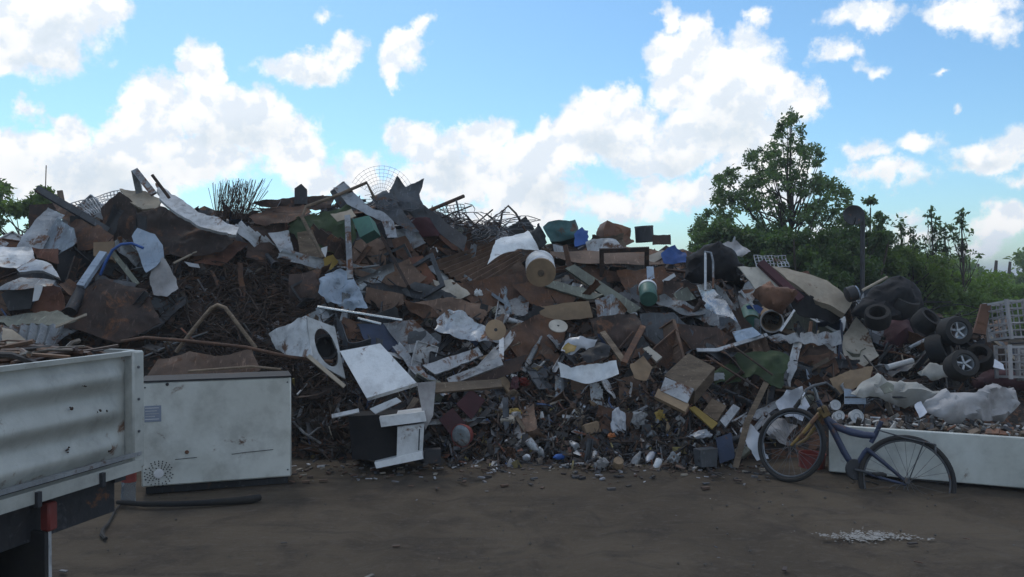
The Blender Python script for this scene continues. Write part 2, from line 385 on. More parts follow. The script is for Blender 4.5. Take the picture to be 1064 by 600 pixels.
# ------------------------------------------------------------------ ground
def build_ground():
    def axis(a, b, step, far):
        fine = list(np.arange(a, b, step)); out = []; d = step; x = a
        while x > -far: d *= 1.35; x -= d; out.append(x)
        out = out[::-1] + fine; x = fine[-1]; d = step
        while x < far: d *= 1.35; x += d; out.append(x)
        return out
    xs = axis(-4.2, 5.2, .055, 900); ys = axis(2.6, 8.2, .055, 900)
    vs = []
    for y in ys:
        for x in xs:
            z = 0
            if -8 < x < 9 and 0 < y < 12:
                z = .018 * mnoise.noise((x * .8, y * .8, 0)) + .008 * mnoise.noise((x * 3.2, y * 3.2, 4)) + .004 * mnoise.noise((x * 9, y * 9, 8))
                for k_, (x0_, sl_) in enumerate(((-.9, .42), (.55, .42), (2.3, -.35), (3.6, -.35))):
                    dd_ = (x - x0_ - sl_ * (y - 5) - .25 * math.sin(y * .7 + k_)) ; z += -.022 * math.exp(-(dd_ / .11) ** 2) + .010 * math.exp(-((abs(dd_) - .2) / .07) ** 2)
                z += .03 * math.exp(-((y - 7.4) / .35) ** 2) * (.5 + mnoise.noise((x * 2, y * 2, 1)))
            vs.append((x, y, z - .01))
    nx = len(xs); fs = [(j * nx + i, j * nx + i + 1, (j + 1) * nx + i + 1, (j + 1) * nx + i) for j in range(len(ys) - 1) for i in range(nx - 1)]
    m = bpy.data.materials.new('dirt'); m.use_nodes = True; t = m.node_tree; k = G(t); b = t.nodes['Principled BSDF']
    V = t.nodes.new('ShaderNodeTexCoord').outputs['Object']
    a = k.noise(V, .55, 5, .6, .4); d = k.noise(V, 2.6, 6, .65, .5); f = k.noise(V, 26, 5, .65); s = k.noise(k.v('MULTIPLY', V, (.5, 3., 1)), 1.3, 5, .6, .6)
    c = k.mix(k.ramp(a, .35, .65), (.064, .050, .036), (.098, .077, .055))
    c = k.mix(k.ramp(d, .45, .72, 0, .75), c, (.042, .033, .027))
    c = k.mix(k.ramp(s, .52, .70, 0, .55), c, (.034, .028, .024))
    c = k.mix(k.ramp(f, .55, .75, 0, .5), c, (.125, .103, .085))
    c = k.mix(k.ramp(k.noise(V, 4.3, 4, .6), .66, .76, 0, .35), c, (.13, .065, .03))
    c = k.mix(k.ramp(k.noise(k.v('MULTIPLY', V, (1, 1.8, 1)), 7.5, 6, .7, .6), .50, .70, 0, .6), c, (.105, .088, .072))
    c = k.mix(k.ramp(k.noise(V, 1.4, 6, .7, 1.2), .56, .66, 0, .5), c, (.036, .031, .028))
    t.links.new(c, b.inputs['Base Color']); b.inputs['Roughness'].default_value = .92; b.inputs['Specular IOR Level'].default_value = .2
    bn = t.nodes.new('ShaderNodeBump'); bn.inputs['Strength'].default_value = .55; bn.inputs['Distance'].default_value = .03
    t.links.new(k.m('ADD', f, k.m('MULTIPLY', k.noise(V, 90, 3, .6), .5)), bn.inputs['Height']); t.links.new(bn.outputs[0], b.inputs['Normal'])
    MATS['dirt'] = m
    me = bpy.data.meshes.new('ground'); me.from_pydata(vs, [], fs)
    tag(finish('ground', me, 'dirt', origin=(0, 0, 0)), kind='structure')
    st = MB()
    for i in range(900):                                # small stones and grit
        x, y = R.uniform(-4, 5), 2.8 + 5 * R.random() ** .7; r = .003 + .013 * R.random() ** 4
        q = [Vector((R.uniform(.6, 1) * sx, R.uniform(.6, 1) * sy, R.uniform(.3, .7) * sz)) * r for sx, sy, sz in ((1, 0, 0), (-1, 0, 0), (0, 1, 0), (0, -1, 0), (0, 0, 1), (0, 0, -1))]
        q = [Vector((R.uniform(.7, 1) * r * (1 if n == 0 else -1 if n == 1 else 0), R.uniform(.7, 1) * r * (1 if n == 2 else -1 if n == 3 else 0), R.uniform(.5, .8) * r * (1 if n == 4 else -1 if n == 5 else 0))) for n in range(6)]
        st.add([Vector((x, y, .002)) + w for w in q], [(0, 2, 4), (2, 1, 4), (1, 3, 4), (3, 0, 4), (2, 0, 5), (1, 2, 5), (3, 1, 5), (0, 3, 5)])
    tag(st.build('gravel', 'stone', smooth=False), 'small stones and grit strewn over the dirt yard', 'gravel', kind='stuff')
    # spilled white powder, two overlapping low heaps of flakes
    sp = MB(); c0 = gnd(900, 558)
    for i in range(800):
        u = R.gauss(0, .14); w = R.gauss(0, .045) * (1.25 - min(1, abs(u) * 1.6)) - u * .12 + .04 * math.sin(u * 9)
        if i < 90: u = R.uniform(-.3, .42); w = -.12 * u - .02 + R.gauss(0, .012)
        r = R.uniform(.002, .009) + (.006 if R.random() < .06 else 0)
        p = Vector((c0.x + u, c0.y + w, .006)); n = R.randint(5, 7); a0 = R.random() * 6
        ring = [p + Vector((math.cos(a0 + 6.283 * q / n) * r * R.uniform(.6, 1.3), math.sin(a0 + 6.283 * q / n) * r * R.uniform(.6, 1.2), 0)) for q in range(n)]
        sp.add(ring + [p + Vector((0, 0, r * .35))], [(q, (q + 1) % n, n) for q in range(n)])
    tag(sp.build('powder_spill', 'white_powder', smooth=False), 'crumbly white powder spilled on the bare dirt', 'powder', kind='stuff')
build_ground()
# ------------------------------------------------------------------ pieces of scrap, traced and given their own place, tilt and thickness
LAND = []                                            # (px, py, phrase) landmarks for the labels of small pieces
LIFTN = [0]
def frame_for(px, py, lift=.14, Y=None, yaw=None, pitch=None, jit=8):
    d = ray(px, py); t = Y if Y is not None else hit(px, py) - lift
    p = CAM + d * t
    if yaw is None and pitch is None:
        n = mnorm(p.x, p.y) * .55 + (CAM - p).normalized() * .55
        n.normalize()
        n = (n + Vector((R.uniform(-1, 1), 0, R.uniform(-1, 1))) * math.tan(rad(jit))).normalized()
    else:
        yw, pt = rad(yaw or 0), rad(pitch or 0)
        n = Vector((math.sin(yw) * math.cos(pt), -math.cos(yw) * math.cos(pt), math.sin(pt)))
    return p, n
def unproj(poly, p, n):
    out = []
    for (x, y) in poly:
        d = ray(x, y); out.append(CAM + d * ((p - CAM).dot(n) / d.dot(n)))
    return out
def push_clear(poly, p, n, cap=.6):                   # slide the plane towards the camera until its corners clear the heap
    worst = 0
    for (x, y), q in zip(poly, unproj(poly, p, n)):
        worst = max(worst, q.y - (hit(x, y) - .02))
    return p + (CAM - p).normalized() * min(worst, cap)
def T(name, label, cat, poly, mat, style='flat', thick=.006, amp=None, yaw=None, pitch=None, lift=.14, Y=None, group=None,
      ref=None, jit=8, waves=9, parent=None, along=0, clear=True, cell=.05, pillow=0, bend=0, edge=None):
    cx = sum(q[0] for q in poly) / len(poly); cy = sum(q[1] for q in poly) / len(poly)
    p, n = frame_for(cx, cy, lift, Y, yaw, pitch, jit)
    if clear and Y is None: p = push_clear(poly, p, n)
    pts = unproj(poly, p, n); seed = R.uniform(0, 99)
    amp = amp if amp is not None else {'flat': .012, 'crumple': .05, 'cloth': .05, 'corr': .012, 'slab': .003, 'rigid': 0}[style]
    u = (pts[1] - pts[0]).normalized(); w = n.cross(u)
    if style in ('cloth', 'crumple'): cell = min(cell, .035)
    bm = bmesh.new()
    if len(pts) == 4 and style in ('corr', 'flat', 'slab', 'rigid'):
        a, b, c, d = pts
        L1, L2 = max((b - a).length, (c - d).length), max((d - a).length, (c - b).length)
        if style == 'corr':
            N, K = (waves * 6, max(3, int(L2 / .12))) if along == 0 else (max(3, int(L1 / .12)), waves * 6)
        else: N, K = max(1, min(28, int(L1 / cell))), max(1, min(28, int(L2 / cell)))
        if style == 'rigid': N = K = 1
        gv = [[None] * (K + 1) for _ in range(N + 1)]
        for i in range(N + 1):
            for j in range(K + 1):
                s, r = i / N, j / K; q = a * (1 - s) * (1 - r) + b * s * (1 - r) + c * s * r + d * (1 - s) * r
                if style == 'corr': q = q + n * amp * math.cos(2 * math.pi * waves * (s if along == 0 else r))
                gv[i][j] = bm.verts.new(q)
        for i in range(N):
            for j in range(K): bm.faces.new((gv[i][j], gv[i + 1][j], gv[i + 1][j + 1], gv[i][j + 1]))
    else:
        bm.faces.new([bm.verts.new(q) for q in pts])
        bmesh.ops.triangulate(bm, faces=bm.faces[:])
        for _ in range(6):
            es = [e for e in bm.edges if e.calc_length() > cell * 1.5]
            if not es or len(bm.verts) > 2600: break
            bmesh.ops.subdivide_edges(bm, edges=es, cuts=1); bmesh.ops.triangulate(bm, faces=bm.faces[:])
        if style in ('crumple', 'cloth'):
            bmesh.ops.beautify_fill(bm, faces=bm.faces[:], edges=bm.edges[:])
    bm.normal_update()
    if bm.faces and sum((f.normal for f in bm.faces), Vector()).dot(n) < 0: bmesh.ops.reverse_faces(bm, faces=bm.faces[:])
    size = max((q - p).length for q in pts); bnd = {v for e in bm.edges if e.is_boundary for v in e.verts}
    ctr = sum(pts, Vector()) / len(pts)
    edge = edge if edge is not None else ({'flat': .010, 'crumple': .014, 'cloth': .03, 'corr': .010}.get(style, 0))
    bpts = [v.co.copy() for v in bnd] if pillow else None
    ca = R.uniform(0, 6.283); cdir = u * math.cos(ca) + w * math.sin(ca); cdir2 = u * math.cos(ca + 2.2) + w * math.sin(ca + 2.2)
    curl, curl2 = (R.uniform(-.5, .9) * min(size, .5), R.uniform(-.4, .7) * min(size, .5)) if style in ('flat', 'crumple') and not parent else (0, 0)
    for v in bm.verts:
        q = v.co; o = 0
        if style != 'rigid':
            s1 = Vector((q.x, q.y, q.z)) + Vector((seed, seed * 1.7, 0))
            o = amp * (mnoise.noise(s1 * (1.6 / max(.25, size))) * 1.4 + .55 * mnoise.noise(s1 * 5.)) if style != 'corr' else amp * 1.5 * mnoise.noise(s1 * 2)
            if style == 'crumple': o += amp * .8 * abs(mnoise.noise(s1 * 7.5)) + amp * .35 * mnoise.noise(s1 * 17)
            if style == 'cloth':
                s2 = Vector((s1.dot(u) * 3.2, s1.dot(w) * 9, seed)); o += amp * 1.1 * (.5 - abs(mnoise.noise(s2))) + amp * .8 * (.4 - abs(mnoise.noise(s1 * 6.5 + Vector((0, 0, seed))))) + amp * .35 * mnoise.noise(s1 * 19)
            if curl: o += curl * max(0, (q - ctr).dot(cdir) / size - .35) ** 1.5 + curl2 * max(0, (q - ctr).dot(cdir2) / size - .4) ** 1.5
            if bend: o += bend * (((q - ctr).dot(u) / size) ** 2)
        if pillow:
            dm = min((q - b_).length for b_ in bpts); o += pillow * math.sqrt(min(1, dm / (size * .45)))
        v.co = q + n * o
        if edge and v in bnd: v.co += (u * (mnoise.noise(q * 9) + .6 * mnoise.noise(q * 31)) + w * (mnoise.noise(q * 10 + Vector((5, 5, 5))) + .6 * mnoise.noise(q * 29))) * edge
    if thick:
        old = bm.faces[:]; ex = bmesh.ops.extrude_face_region(bm, geom=old)
        for x in ex['geom']:
            if isinstance(x, bmesh.types.BMVert): x.co -= n * thick
        bmesh.ops.reverse_faces(bm, faces=old) if False else None
    bmesh.ops.recalc_face_normals(bm, faces=bm.faces[:])
    me = bpy.data.meshes.new(name); bm.to_mesh(me); bm.free()
    o = finish(name, me, mat, parent, sharp=30 if style in ('slab', 'rigid') else 50)
    if label: tag(o, label, cat, group)
    if ref: LAND.append((cx, cy, ref))
    return o
def P3(px, py, lift=.2, Y=None):
    return at(px, py, Y if Y is not None else hit(px, py) - lift)
def BAR(name, label, cat, pts, wpx, mat, lift=.22, Y=None, flat=None, group=None, ref=None, n=7, parent=None):
    Ys = Y if isinstance(Y, (list, tuple)) else [Y] * len(pts)
    q = [P3(x, y, lift, yy) for (x, y), yy in zip(pts, Ys)]
    r = wpx / 2 * sum(v.y for v in q) / len(q) / FPX; mb = MB()
    if flat is not None:
        for a, b in zip(q, q[1:]): mb.bar(a, b, 2 * r, max(.006, 2 * r * flat), up=(0, -.8, .6))
    else: mb.tube(q, r, n)
    o = mb.build(name, mat, parent)
    if label: tag(o, label, cat, group)
    if ref: LAND.append((pts[0][0] / 2 + pts[-1][0] / 2, pts[0][1] / 2 + pts[-1][1] / 2, ref))
    return o
def DRUM(name, label, cat, a, b, rpx, mat, lift=.2, Y=None, parts=(), group=None, ref=None, wall=.0, bulge=0.):
    """round body between two pixel ends a -> b (b is the open or visible end); parts: (name, mat, r0, r1, h) discs on the visible end"""
    Ya, Yb_ = Y if isinstance(Y, tuple) else (Y, Y)
    pa, pb = P3(*a[:2], lift=lift - (a[2] if len(a) > 2 else 0), Y=Ya), P3(*b[:2], lift=lift - (b[2] if len(b) > 2 else 0), Y=Yb_)
    r = rpx * pb.y / FPX; ax = (pb - pa); L = ax.length
    e = empty(name, Vector((pa.x, pa.y, min(pa.z, pb.z) - r * .5)), label, cat, group)
    prof = [(1e-3, 0), (r * .94, 0), (r, L * .04), (r * (1 + bulge), L * .35), (r * (1 + bulge), L * .65), (r, L * .96), (r, L)]
    if wall: prof += [(r - wall, L), (r - wall * 1.2, L * .15), (1e-3, L * .15)]
    else: prof += [(r * .97, L), (1e-3, L - r * .02)]
    MB().lathe(pa, ax, prof, 28).build('body', mat, e)
    for (nm, mt, r0, r1, h) in parts:
        MB().lathe(pb, ax, [(r * r0, -.01), (r * r0, h), (r * r1, h), (r * r1, -.01), (r * r0, -.01)], 28).build(nm, mt, e)
    if ref: LAND.append((b[0], b[1], ref))
    return e

S = 'scrap sheet'
# --- heap's end by the truck
T('sheet_metal', 'pale curved galvanised sheet leaning at the heap end behind the truck bed', S, [(50,215),(67,224),(45,259),(14,263),(28,240)], 'steel_light', 'crumple', amp=.02, ref='the pale curved sheet behind the truck', Y=9.2, yaw=15, pitch=35)
T('sheet_metal', 'dull grey bent sheet half under the pale curved galvanised sheet', S, [(62,228),(77,238),(80,252),(60,266),(36,260)], 'galvanised', 'crumple', amp=.02, Y=9.1, yaw=-20, pitch=25)
T('sheet_metal', 'long rusty brown sheet sloping down from its beam at the heap crest', S, [(46,204),(80,222),(120,246),(120,256),(84,262),(70,232)], 'rust_brown', 'crumple', amp=.03, Y=9.4, yaw=-15, pitch=30, ref='the long sloping rusty sheet')
BAR('steel_beam', 'dark steel beam pointing skyward from the heap end behind the truck', 'beam', [(38,196),(84,223),(112,240)], 7, 'slate', Y=[9.2,9.3,9.4], flat=.6)
T('sheet_metal', 'dark rusty plate standing behind the pale curved sheet', S, [(30,213),(62,211),(60,225),(30,238)], 'rust_dark', Y=9.9, yaw=0, pitch=15)
T('sheet_metal', 'rounded dark brown sheet standing upright below the torn tan board', S, [(104,216),(125,199),(140,212),(147,236),(140,254),(116,254),(108,240)], 'rust_dark', 'crumple', amp=.03, Y=9.6, yaw=10, pitch=12, ref='the rounded dark brown sheet')
T('torn_board', 'torn tan board with ragged edges on the heap crest', 'board', [(124,195),(146,198),(168,207),(164,217),(148,218),(134,209)], 'tan', 'crumple', thick=.03, amp=.03, Y=9.7, yaw=10, pitch=40, ref='the torn tan board')
T('sheet_metal', 'brown crumpled sheet beneath the torn tan board', S, [(140,216),(166,213),(176,240),(170,252),(150,246)], 'wood', 'crumple', amp=.05, Y=9.75, yaw=25, pitch=30)
BAR('steel_profile', 'grey bent steel profile sticking up in a peak on the crest', 'profile', [(146,206),(140,177),(160,202)], 6.5, 'galvanised', Y=[9.8,9.7,9.6], flat=.5, ref='the peaked grey profile')
T('board', 'long dirty white board sloping across the crest', 'board', [(161,189),(174,198),(206,220),(248,236),(246,246),(214,238),(180,220),(165,206)], 'enamel_dirty', 'flat', thick=.04, amp=.01, Y=9.3, yaw=20, pitch=42, ref='the long white board', edge=.03)
BAR('steel_rod', 'short dark rod crossing the upper end of the long white board', 'rod', [(158,182),(176,206)], 3.4, 'rust_dark', Y=9.15)
T('sheet_metal', 'wide dark rusty sheet under the long white board', S, [(140,222),(168,214),(204,234),(244,248),(232,262),(188,268),(150,262)], 'rust_dark', 'crumple', amp=.05, Y=9.45, yaw=10, pitch=35)
T('sheet_metal', 'orange brown rusty sheet folded below the white board end', S, [(190,266),(240,248),(258,253),(230,277),(204,275)], 'rust_red', 'crumple', amp=.03, lift=.25, ref='the folded orange rusty sheet')
BAR('broken_lath', 'splintered yellowish slat lying on the folded orange rusty sheet', 'slat', [(180,274),(212,258)], 2.4, 'tan', lift=.4)
T('sheet_metal', 'short bright strip under the folded orange rusty sheet', S, [(191,272),(206,275),(208,279),(196,277)], 'steel_light', lift=.35)
T('sheet_metal', 'pale blue panel hanging on the slope above the speckled sheet', S, [(137,246),(143,237),(161,243),(169,255),(171,268),(154,286),(146,270)], 'pale_blue', 'flat', amp=.01, Y=8.9, yaw=-8, pitch=18, ref='the pale blue panel', cell=.06)
T('perforated_sheet', 'grey speckled sheet hanging below the pale blue panel', S, [(157,282),(170,268),(178,280),(184,300),(175,309),(162,307),(156,296)], 'cloth_grey', 'crumple', amp=.03, Y=8.8, yaw=-8, pitch=10)
BAR('hose', 'bright blue hose arching over the pale metal post', 'hose', [(104,286),(110,272),(117,260),(126,254),(137,253),(149,258)], 3.0, 'blue_plastic', Y=8.7, ref='the blue hose')
BAR('metal_post', 'pale square metal post leaning under the blue hose', 'post', [(108,263),(84,298)], 8, 'pale_blue', Y=[8.8,8.5], flat=.6)
BAR('pipe', 'thick dark pipe end below the pale square post', 'pipe', [(87,297),(73,324)], 12, 'charcoal', Y=[8.6,8.3], n=12)
T('wooden_box', 'battered brown box side behind the blue hose', 'box', [(97,252),(119,251),(117,270),(97,266)], 'cardboard', 'slab', thick=.12, Y=8.9, yaw=10, pitch=20)
BAR('timber', 'olive timber leaning between the blue hose and the pale panel', 'timber', [(117,263),(143,296)], 5, 'olive', Y=8.75, flat=.7)
T('sheet_metal', 'grey sheet in the dark hollow below the hose', S, [(100,286),(142,295),(136,316),(126,317),(98,306)], 'slate', 'crumple', amp=.02, Y=8.6, yaw=5, pitch=40)
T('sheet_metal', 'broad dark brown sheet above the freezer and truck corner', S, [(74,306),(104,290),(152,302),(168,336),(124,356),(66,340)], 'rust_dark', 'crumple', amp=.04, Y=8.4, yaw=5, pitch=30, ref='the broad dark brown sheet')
T('sheet_metal', 'white flattened sheet at the edge of the heap behind the truck', S, [(-14,258),(33,255),(36,270),(18,279),(-14,276)], 'enamel_dirty', 'crumple', amp=.03, Y=8.6, yaw=10, pitch=55, ref='the white flattened sheet')
T('sheet_metal', 'small pale corner of sheet above the white flattened sheet', S, [(-12,244),(9,252),(-2,263),(-14,262)], 'steel_light', Y=8.9, yaw=10, pitch=30)
T('car_hood', 'grey curved hood panel with a dark hollow beneath it', 'panel', [(17,279),(34,268),(54,274),(62,289),(44,281),(20,282)], 'steel_light', 'flat', thick=.03, Y=8.3, yaw=-5, pitch=50, ref='the grey curved hood', bend=-.06)
T('sheet_metal', 'near black sheet standing for the shade inside the grey hood', S, [(17,281),(50,282),(60,294),(24,294)], 'charcoal', Y=8.5, yaw=0, pitch=20)  # dark sheet in place of the shade under the hood
T('sheet_metal', 'orange rusty plate above the grey curved hood', S, [(35,259),(61,259),(63,276),(50,271),(38,267)], 'rust_red', 'crumple', amp=.02, Y=8.6, yaw=0, pitch=30)
T('appliance_casing', 'dark grey appliance casing tipped over beside the rust red sheet', 'casing', [(1,306),(24,290),(38,296),(31,321),(9,323)], 'charcoal', 'slab', thick=.2, Y=8.0, yaw=15, pitch=10)
T('sheet_metal', 'narrow grey shelf strip over the dark appliance casing', S, [(-8,300),(22,289),(58,291),(54,296),(20,301)], 'galvanised', Y=7.9, yaw=0, pitch=60)
T('plastic_sheet', 'small bright white panel beside the dark appliance casing', 'panel', [(36,296),(44,297),(40,312),(34,313)], 'plastic_white', Y=7.8, yaw=10, pitch=10)
T('sheet_metal', 'rust red sheet wrapped beside the dark appliance casing', S, [(32,322),(46,293),(64,299),(70,322),(42,330)], 'rust_red', 'crumple', amp=.03, Y=8.1, yaw=-10, pitch=20)
T('sheet_metal', 'greenish grey sheet lying flat over the striped sheets', S, [(-10,330),(60,325),(81,332),(62,339),(8,338)], 'olive', 'crumple', amp=.02, Y=7.8, yaw=0, pitch=62)
T('corrugated_sheet', 'grey corrugated sheet with tan streaks above the truck bed', S, [(-8,338),(66,338),(58,360),(-8,358)], 'galvanised', 'corr', waves=7, amp=.02, Y=7.6, yaw=0, pitch=48, ref='the streaked corrugated sheet')
T('sheet_metal', 'tan stained strip lying across the grey corrugated sheet', S, [(2,340),(13,343),(32,358),(4,358)], 'tan', Y=7.45, yaw=0, pitch=45)
BAR('timber', 'thin tan lath sticking out above the truck bed rim', 'lath', [(58,340),(90,327)], 3, 'tan', Y=7.6, flat=.4)

# --- dark hollow and pipes above the freezer
BAR('bent_pipe', 'brown pipe bent to a peak above the white chest freezer', 'pipe', [(183,366),(203,340),(219,321),(226,317),(234,320),(247,337),(266,362)], 4.2, 'wood', Y=7.7, ref='the peaked brown pipe', n=9)
BAR('bent_pipe', 'long brown pipe running level behind the peaked pipe', 'pipe', [(126,355),(150,351),(200,355),(255,361),(300,371),(346,376)], 3.6, 'rust_brown', Y=[7.6,7.6,7.6,7.55,7.5,7.5], n=9)
T('sheet_metal', 'brown crumpled sheet standing above the chest freezer top', S, [(150,394),(163,374),(198,366),(226,371),(262,365),(272,386),(252,394)], 'sheet_brown', 'crumple', amp=.03, Y=7.35, yaw=0, pitch=30, ref='the brown sheet on the freezer')
BAR('pipe', 'thin pale bar lying along the top rear of the chest freezer', 'bar', [(196,386),(262,381),(292,384)], 2.6, 'wood', Y=7.2)
BAR('broken_lath', 'tan wooden slat slanting down past the white washer ring', 'slat', [(320,370),(358,402)], 4, 'tan', Y=7.2, flat=.6)

# --- crest: brush bundle, motor, sheets
T('sheet_metal', 'curved plum brown sheet below the bare twig bundle', S, [(258,226),(282,216),(316,214),(324,222),(300,233),(266,234)], 'rust_brown', 'crumple', amp=.03, Y=9.8, yaw=0, pitch=45, ref='the curved plum brown sheet')
T('motor_housing', 'small dark angular motor housing standing on the crest', 'motor', [(306,196),(313,191),(319,197),(319,212),(306,212)], 'charcoal', 'slab', thick=.12, Y=10.2, yaw=12, pitch=5, ref='the dark motor housing')
T('sheet_metal', 'long dark sheet lying behind the curved plum brown sheet', S, [(262,214),(300,206),(348,203),(344,217),(300,219)], 'rust_dark', 'crumple', amp=.04, Y=10.4, yaw=0, pitch=35)
T('sheet_metal', 'pale grey sheet corner showing in the dark slope below the plum sheet', S, [(279,243),(300,240),(306,266),(292,264)], 'steel_light', 'crumple', amp=.02, lift=.3)
T('tarpaulin', 'very dark green tarpaulin sagging under the bent brown pipe', 'tarpaulin', [(298,234),(330,222),(362,216),(372,242),(360,264),(322,266)], 'green_tarp', 'cloth', amp=.06, lift=.12, ref='the dark green tarpaulin')
BAR('bent_pipe', 'brown bent tube frame over the dark green tarpaulin', 'tube frame', [(336,268),(322,242),(314,226),(318,215),(346,205),(381,190),(389,206)], 3.6, 'wood', Y=[8.9,9.1,9.2,9.3,9.5,9.6,9.6], n=8)
T('plank', 'dark brown plank upright under the tube frame', 'plank', [(309,244),(325,240),(334,264),(328,288),(312,272)], 'wood', 'flat', thick=.03, lift=.3)
T('sheet_metal', 'long pale steel strip bent down from the crest to the green box', S, [(347,197),(358,189),(371,204),(386,217),(399,221),(409,230),(413,246),(402,247),(396,229),(380,223),(361,212)], 'steel_light', 'flat', amp=.01, Y=9.4, yaw=-8, pitch=28, ref='the bent pale steel strip', cell=.04)
BAR('metal_post', 'slim pale upright post beside the brown sheets', 'post', [(361,224),(364,290)], 6, 'galvanised', Y=[9.0,8.6], flat=.4)
T('plastic_wrap', 'pale blue plastic wrap hanging bunched under the slim post', 'plastic wrap', [(339,286),(352,280),(366,283),(376,304),(382,322),(360,322),(340,316),(332,306)], 'pale_blue', 'cloth', amp=.07, lift=.3, thick=.003, ref='the bunched pale blue plastic')
T('plastic_box', 'green plastic box wedged below the bent pale strip', 'box', [(366,228),(383,224),(389,239),(374,247)], 'green_plastic', 'slab', thick=.18, Y=9.0, yaw=-15, pitch=20, ref='the green plastic box')
T('sheet_metal', 'yellowish board lying beside the green plastic box', 'board', [(344,223),(365,219),(370,226),(350,230)], 'tan', Y=9.1, yaw=0, pitch=50)
T('plastic_rag', 'small yellow rag caught above the bunched plastic', 'rag', [(336,268),(346,264),(352,272),(344,279),(337,276)], 'yellow', 'crumple', amp=.04, lift=.35)
T('sheet_metal', 'white curled scrap beside the small yellow rag', S, [(334,258),(340,256),(338,270),(335,269)], 'plastic_white', lift=.4)
T('corrugated_sheet', 'fan shaped grey corrugated sheet spiking above the crest', S, [(404,200),(414,184),(420,193),(441,186),(435,201),(441,216),(452,226),(430,226),(412,214)], 'slate', 'crumple', amp=.04, Y=9.9, yaw=-5, pitch=15, ref='the fan shaped grey sheet')
T('sheet_metal', 'dark slate sheet falling from the fan shaped sheet', S, [(385,205),(402,198),(424,226),(436,242),(416,236),(396,222)], 'slate', 'crumple', amp=.04, Y=9.8, yaw=-10, pitch=25)
T('sheet_metal', 'long dark roof strip descending from the fan shaped sheet', S, [(440,216),(452,222),(486,248),(482,262),(456,242)], 'charcoal', 'flat', Y=9.6, yaw=-10, pitch=35)
BAR('steel_beam', 'dark steel bar poking up beyond the fan shaped sheet', 'bar', [(446,219),(482,204)], 4, 'rust_dark', Y=[9.9,10.2])
BAR('steel_rod', 'thin rod standing near the crest bar', 'rod', [(474,208),(478,226)], 2, 'wire_grey', Y=10.1)

# --- brown overlapping sheets in the middle slope
BS = 'brown sheets overlapping on the middle slope'
for lab, poly, mt, st, kw in [
 ('square brown sheet below the green plastic box', [(369,251),(386,244),(403,252),(400,277),(363,271)], 'sheet_brown', 'flat', dict(ref='the square brown sheet')),
 ('thin brown sheet sliding out below the square brown sheet', [(363,274),(399,277),(386,293),(371,286)], 'sheet_brown', 'flat', {}),
 ('large brown sheet lying flat in the middle of the slope', [(387,280),(425,271),(443,291),(420,313),(383,297)], 'sheet_brown', 'flat', dict(ref='the large flat brown sheet')),
 ('brown sheet overhanging the pale blue plastic wrap', [(381,298),(419,306),(420,317),(400,324),(378,312)], 'sheet_brown', 'flat', {}),
 ('small brown sheet tucked above the large flat brown sheet', [(398,251),(421,245),(432,262),(440,272),(420,272),(402,263)], 'rust_brown', 'flat', {}),
 ('brick red narrow panel lying across the brown sheets', [(424,268),(439,267),(453,291),(442,298),(430,290)], 'rust_red', 'flat', dict(lift=.3, ref='the brick red panel')),
 ('dark blue grey sheet curling below the brick red panel', [(417,302),(430,293),(460,301),(474,311),(455,314),(425,308)], 'slate', 'crumple', dict(lift=.26)),
 ('bright grey strip beside the brick red panel', [(443,278),(456,274),(474,291),(464,294)], 'galvanised', 'flat', dict(lift=.24)),
 ('grey strip parallel to the bright grey strip', [(457,274),(463,276),(480,294),(473,293)], 'slate', 'flat', dict(lift=.22)),
 ('folded sheet half pale half rusty below the corrugated sheet', [(449,291),(470,292),(489,306),(476,312),(462,307)], 'cream', 'crumple', dict(lift=.3)),
 ('rust brown flap under the dark blue grey sheet', [(418,313),(446,319),(458,331),(440,331),(424,322)], 'rust_brown', 'crumple', dict(lift=.2)),
 ('teal grey sheet below the bent pale strip', [(407,241),(430,236),(442,251),(428,262),(411,259)], 'galvanised', 'crumple', {}),
 ('rusty sheet edge beside the teal grey sheet', [(430,237),(445,232),(470,251),(450,259)], 'rust_brown', 'flat', {}),
 ('rusty plank shaped sheet above the corrugated sheet', [(455,247),(465,240),(488,252),(488,263),(470,260)], 'rust_red', 'flat', dict(lift=.25)),
 ('rusty sheet touching the upper edge of the corrugated sheet', [(452,256),(480,262),(486,272),(466,266)], 'rust_brown', 'flat', {}),
 ('dark red brown crumpled sheet below the fan shaped sheet', [(410,232),(440,224),(462,236),(456,247),(424,243)], 'maroon', 'crumple', dict(lift=.3, ref='the dark red brown sheet')),
 ('tan brown sheet beyond the corrugated sheet', [(486,250),(506,246),(520,252),(500,262),(488,262)], 'sheet_brown', 'flat', {}),
]:
    T('sheet_metal', lab, S, poly, mt, st, group=BS, **kw)
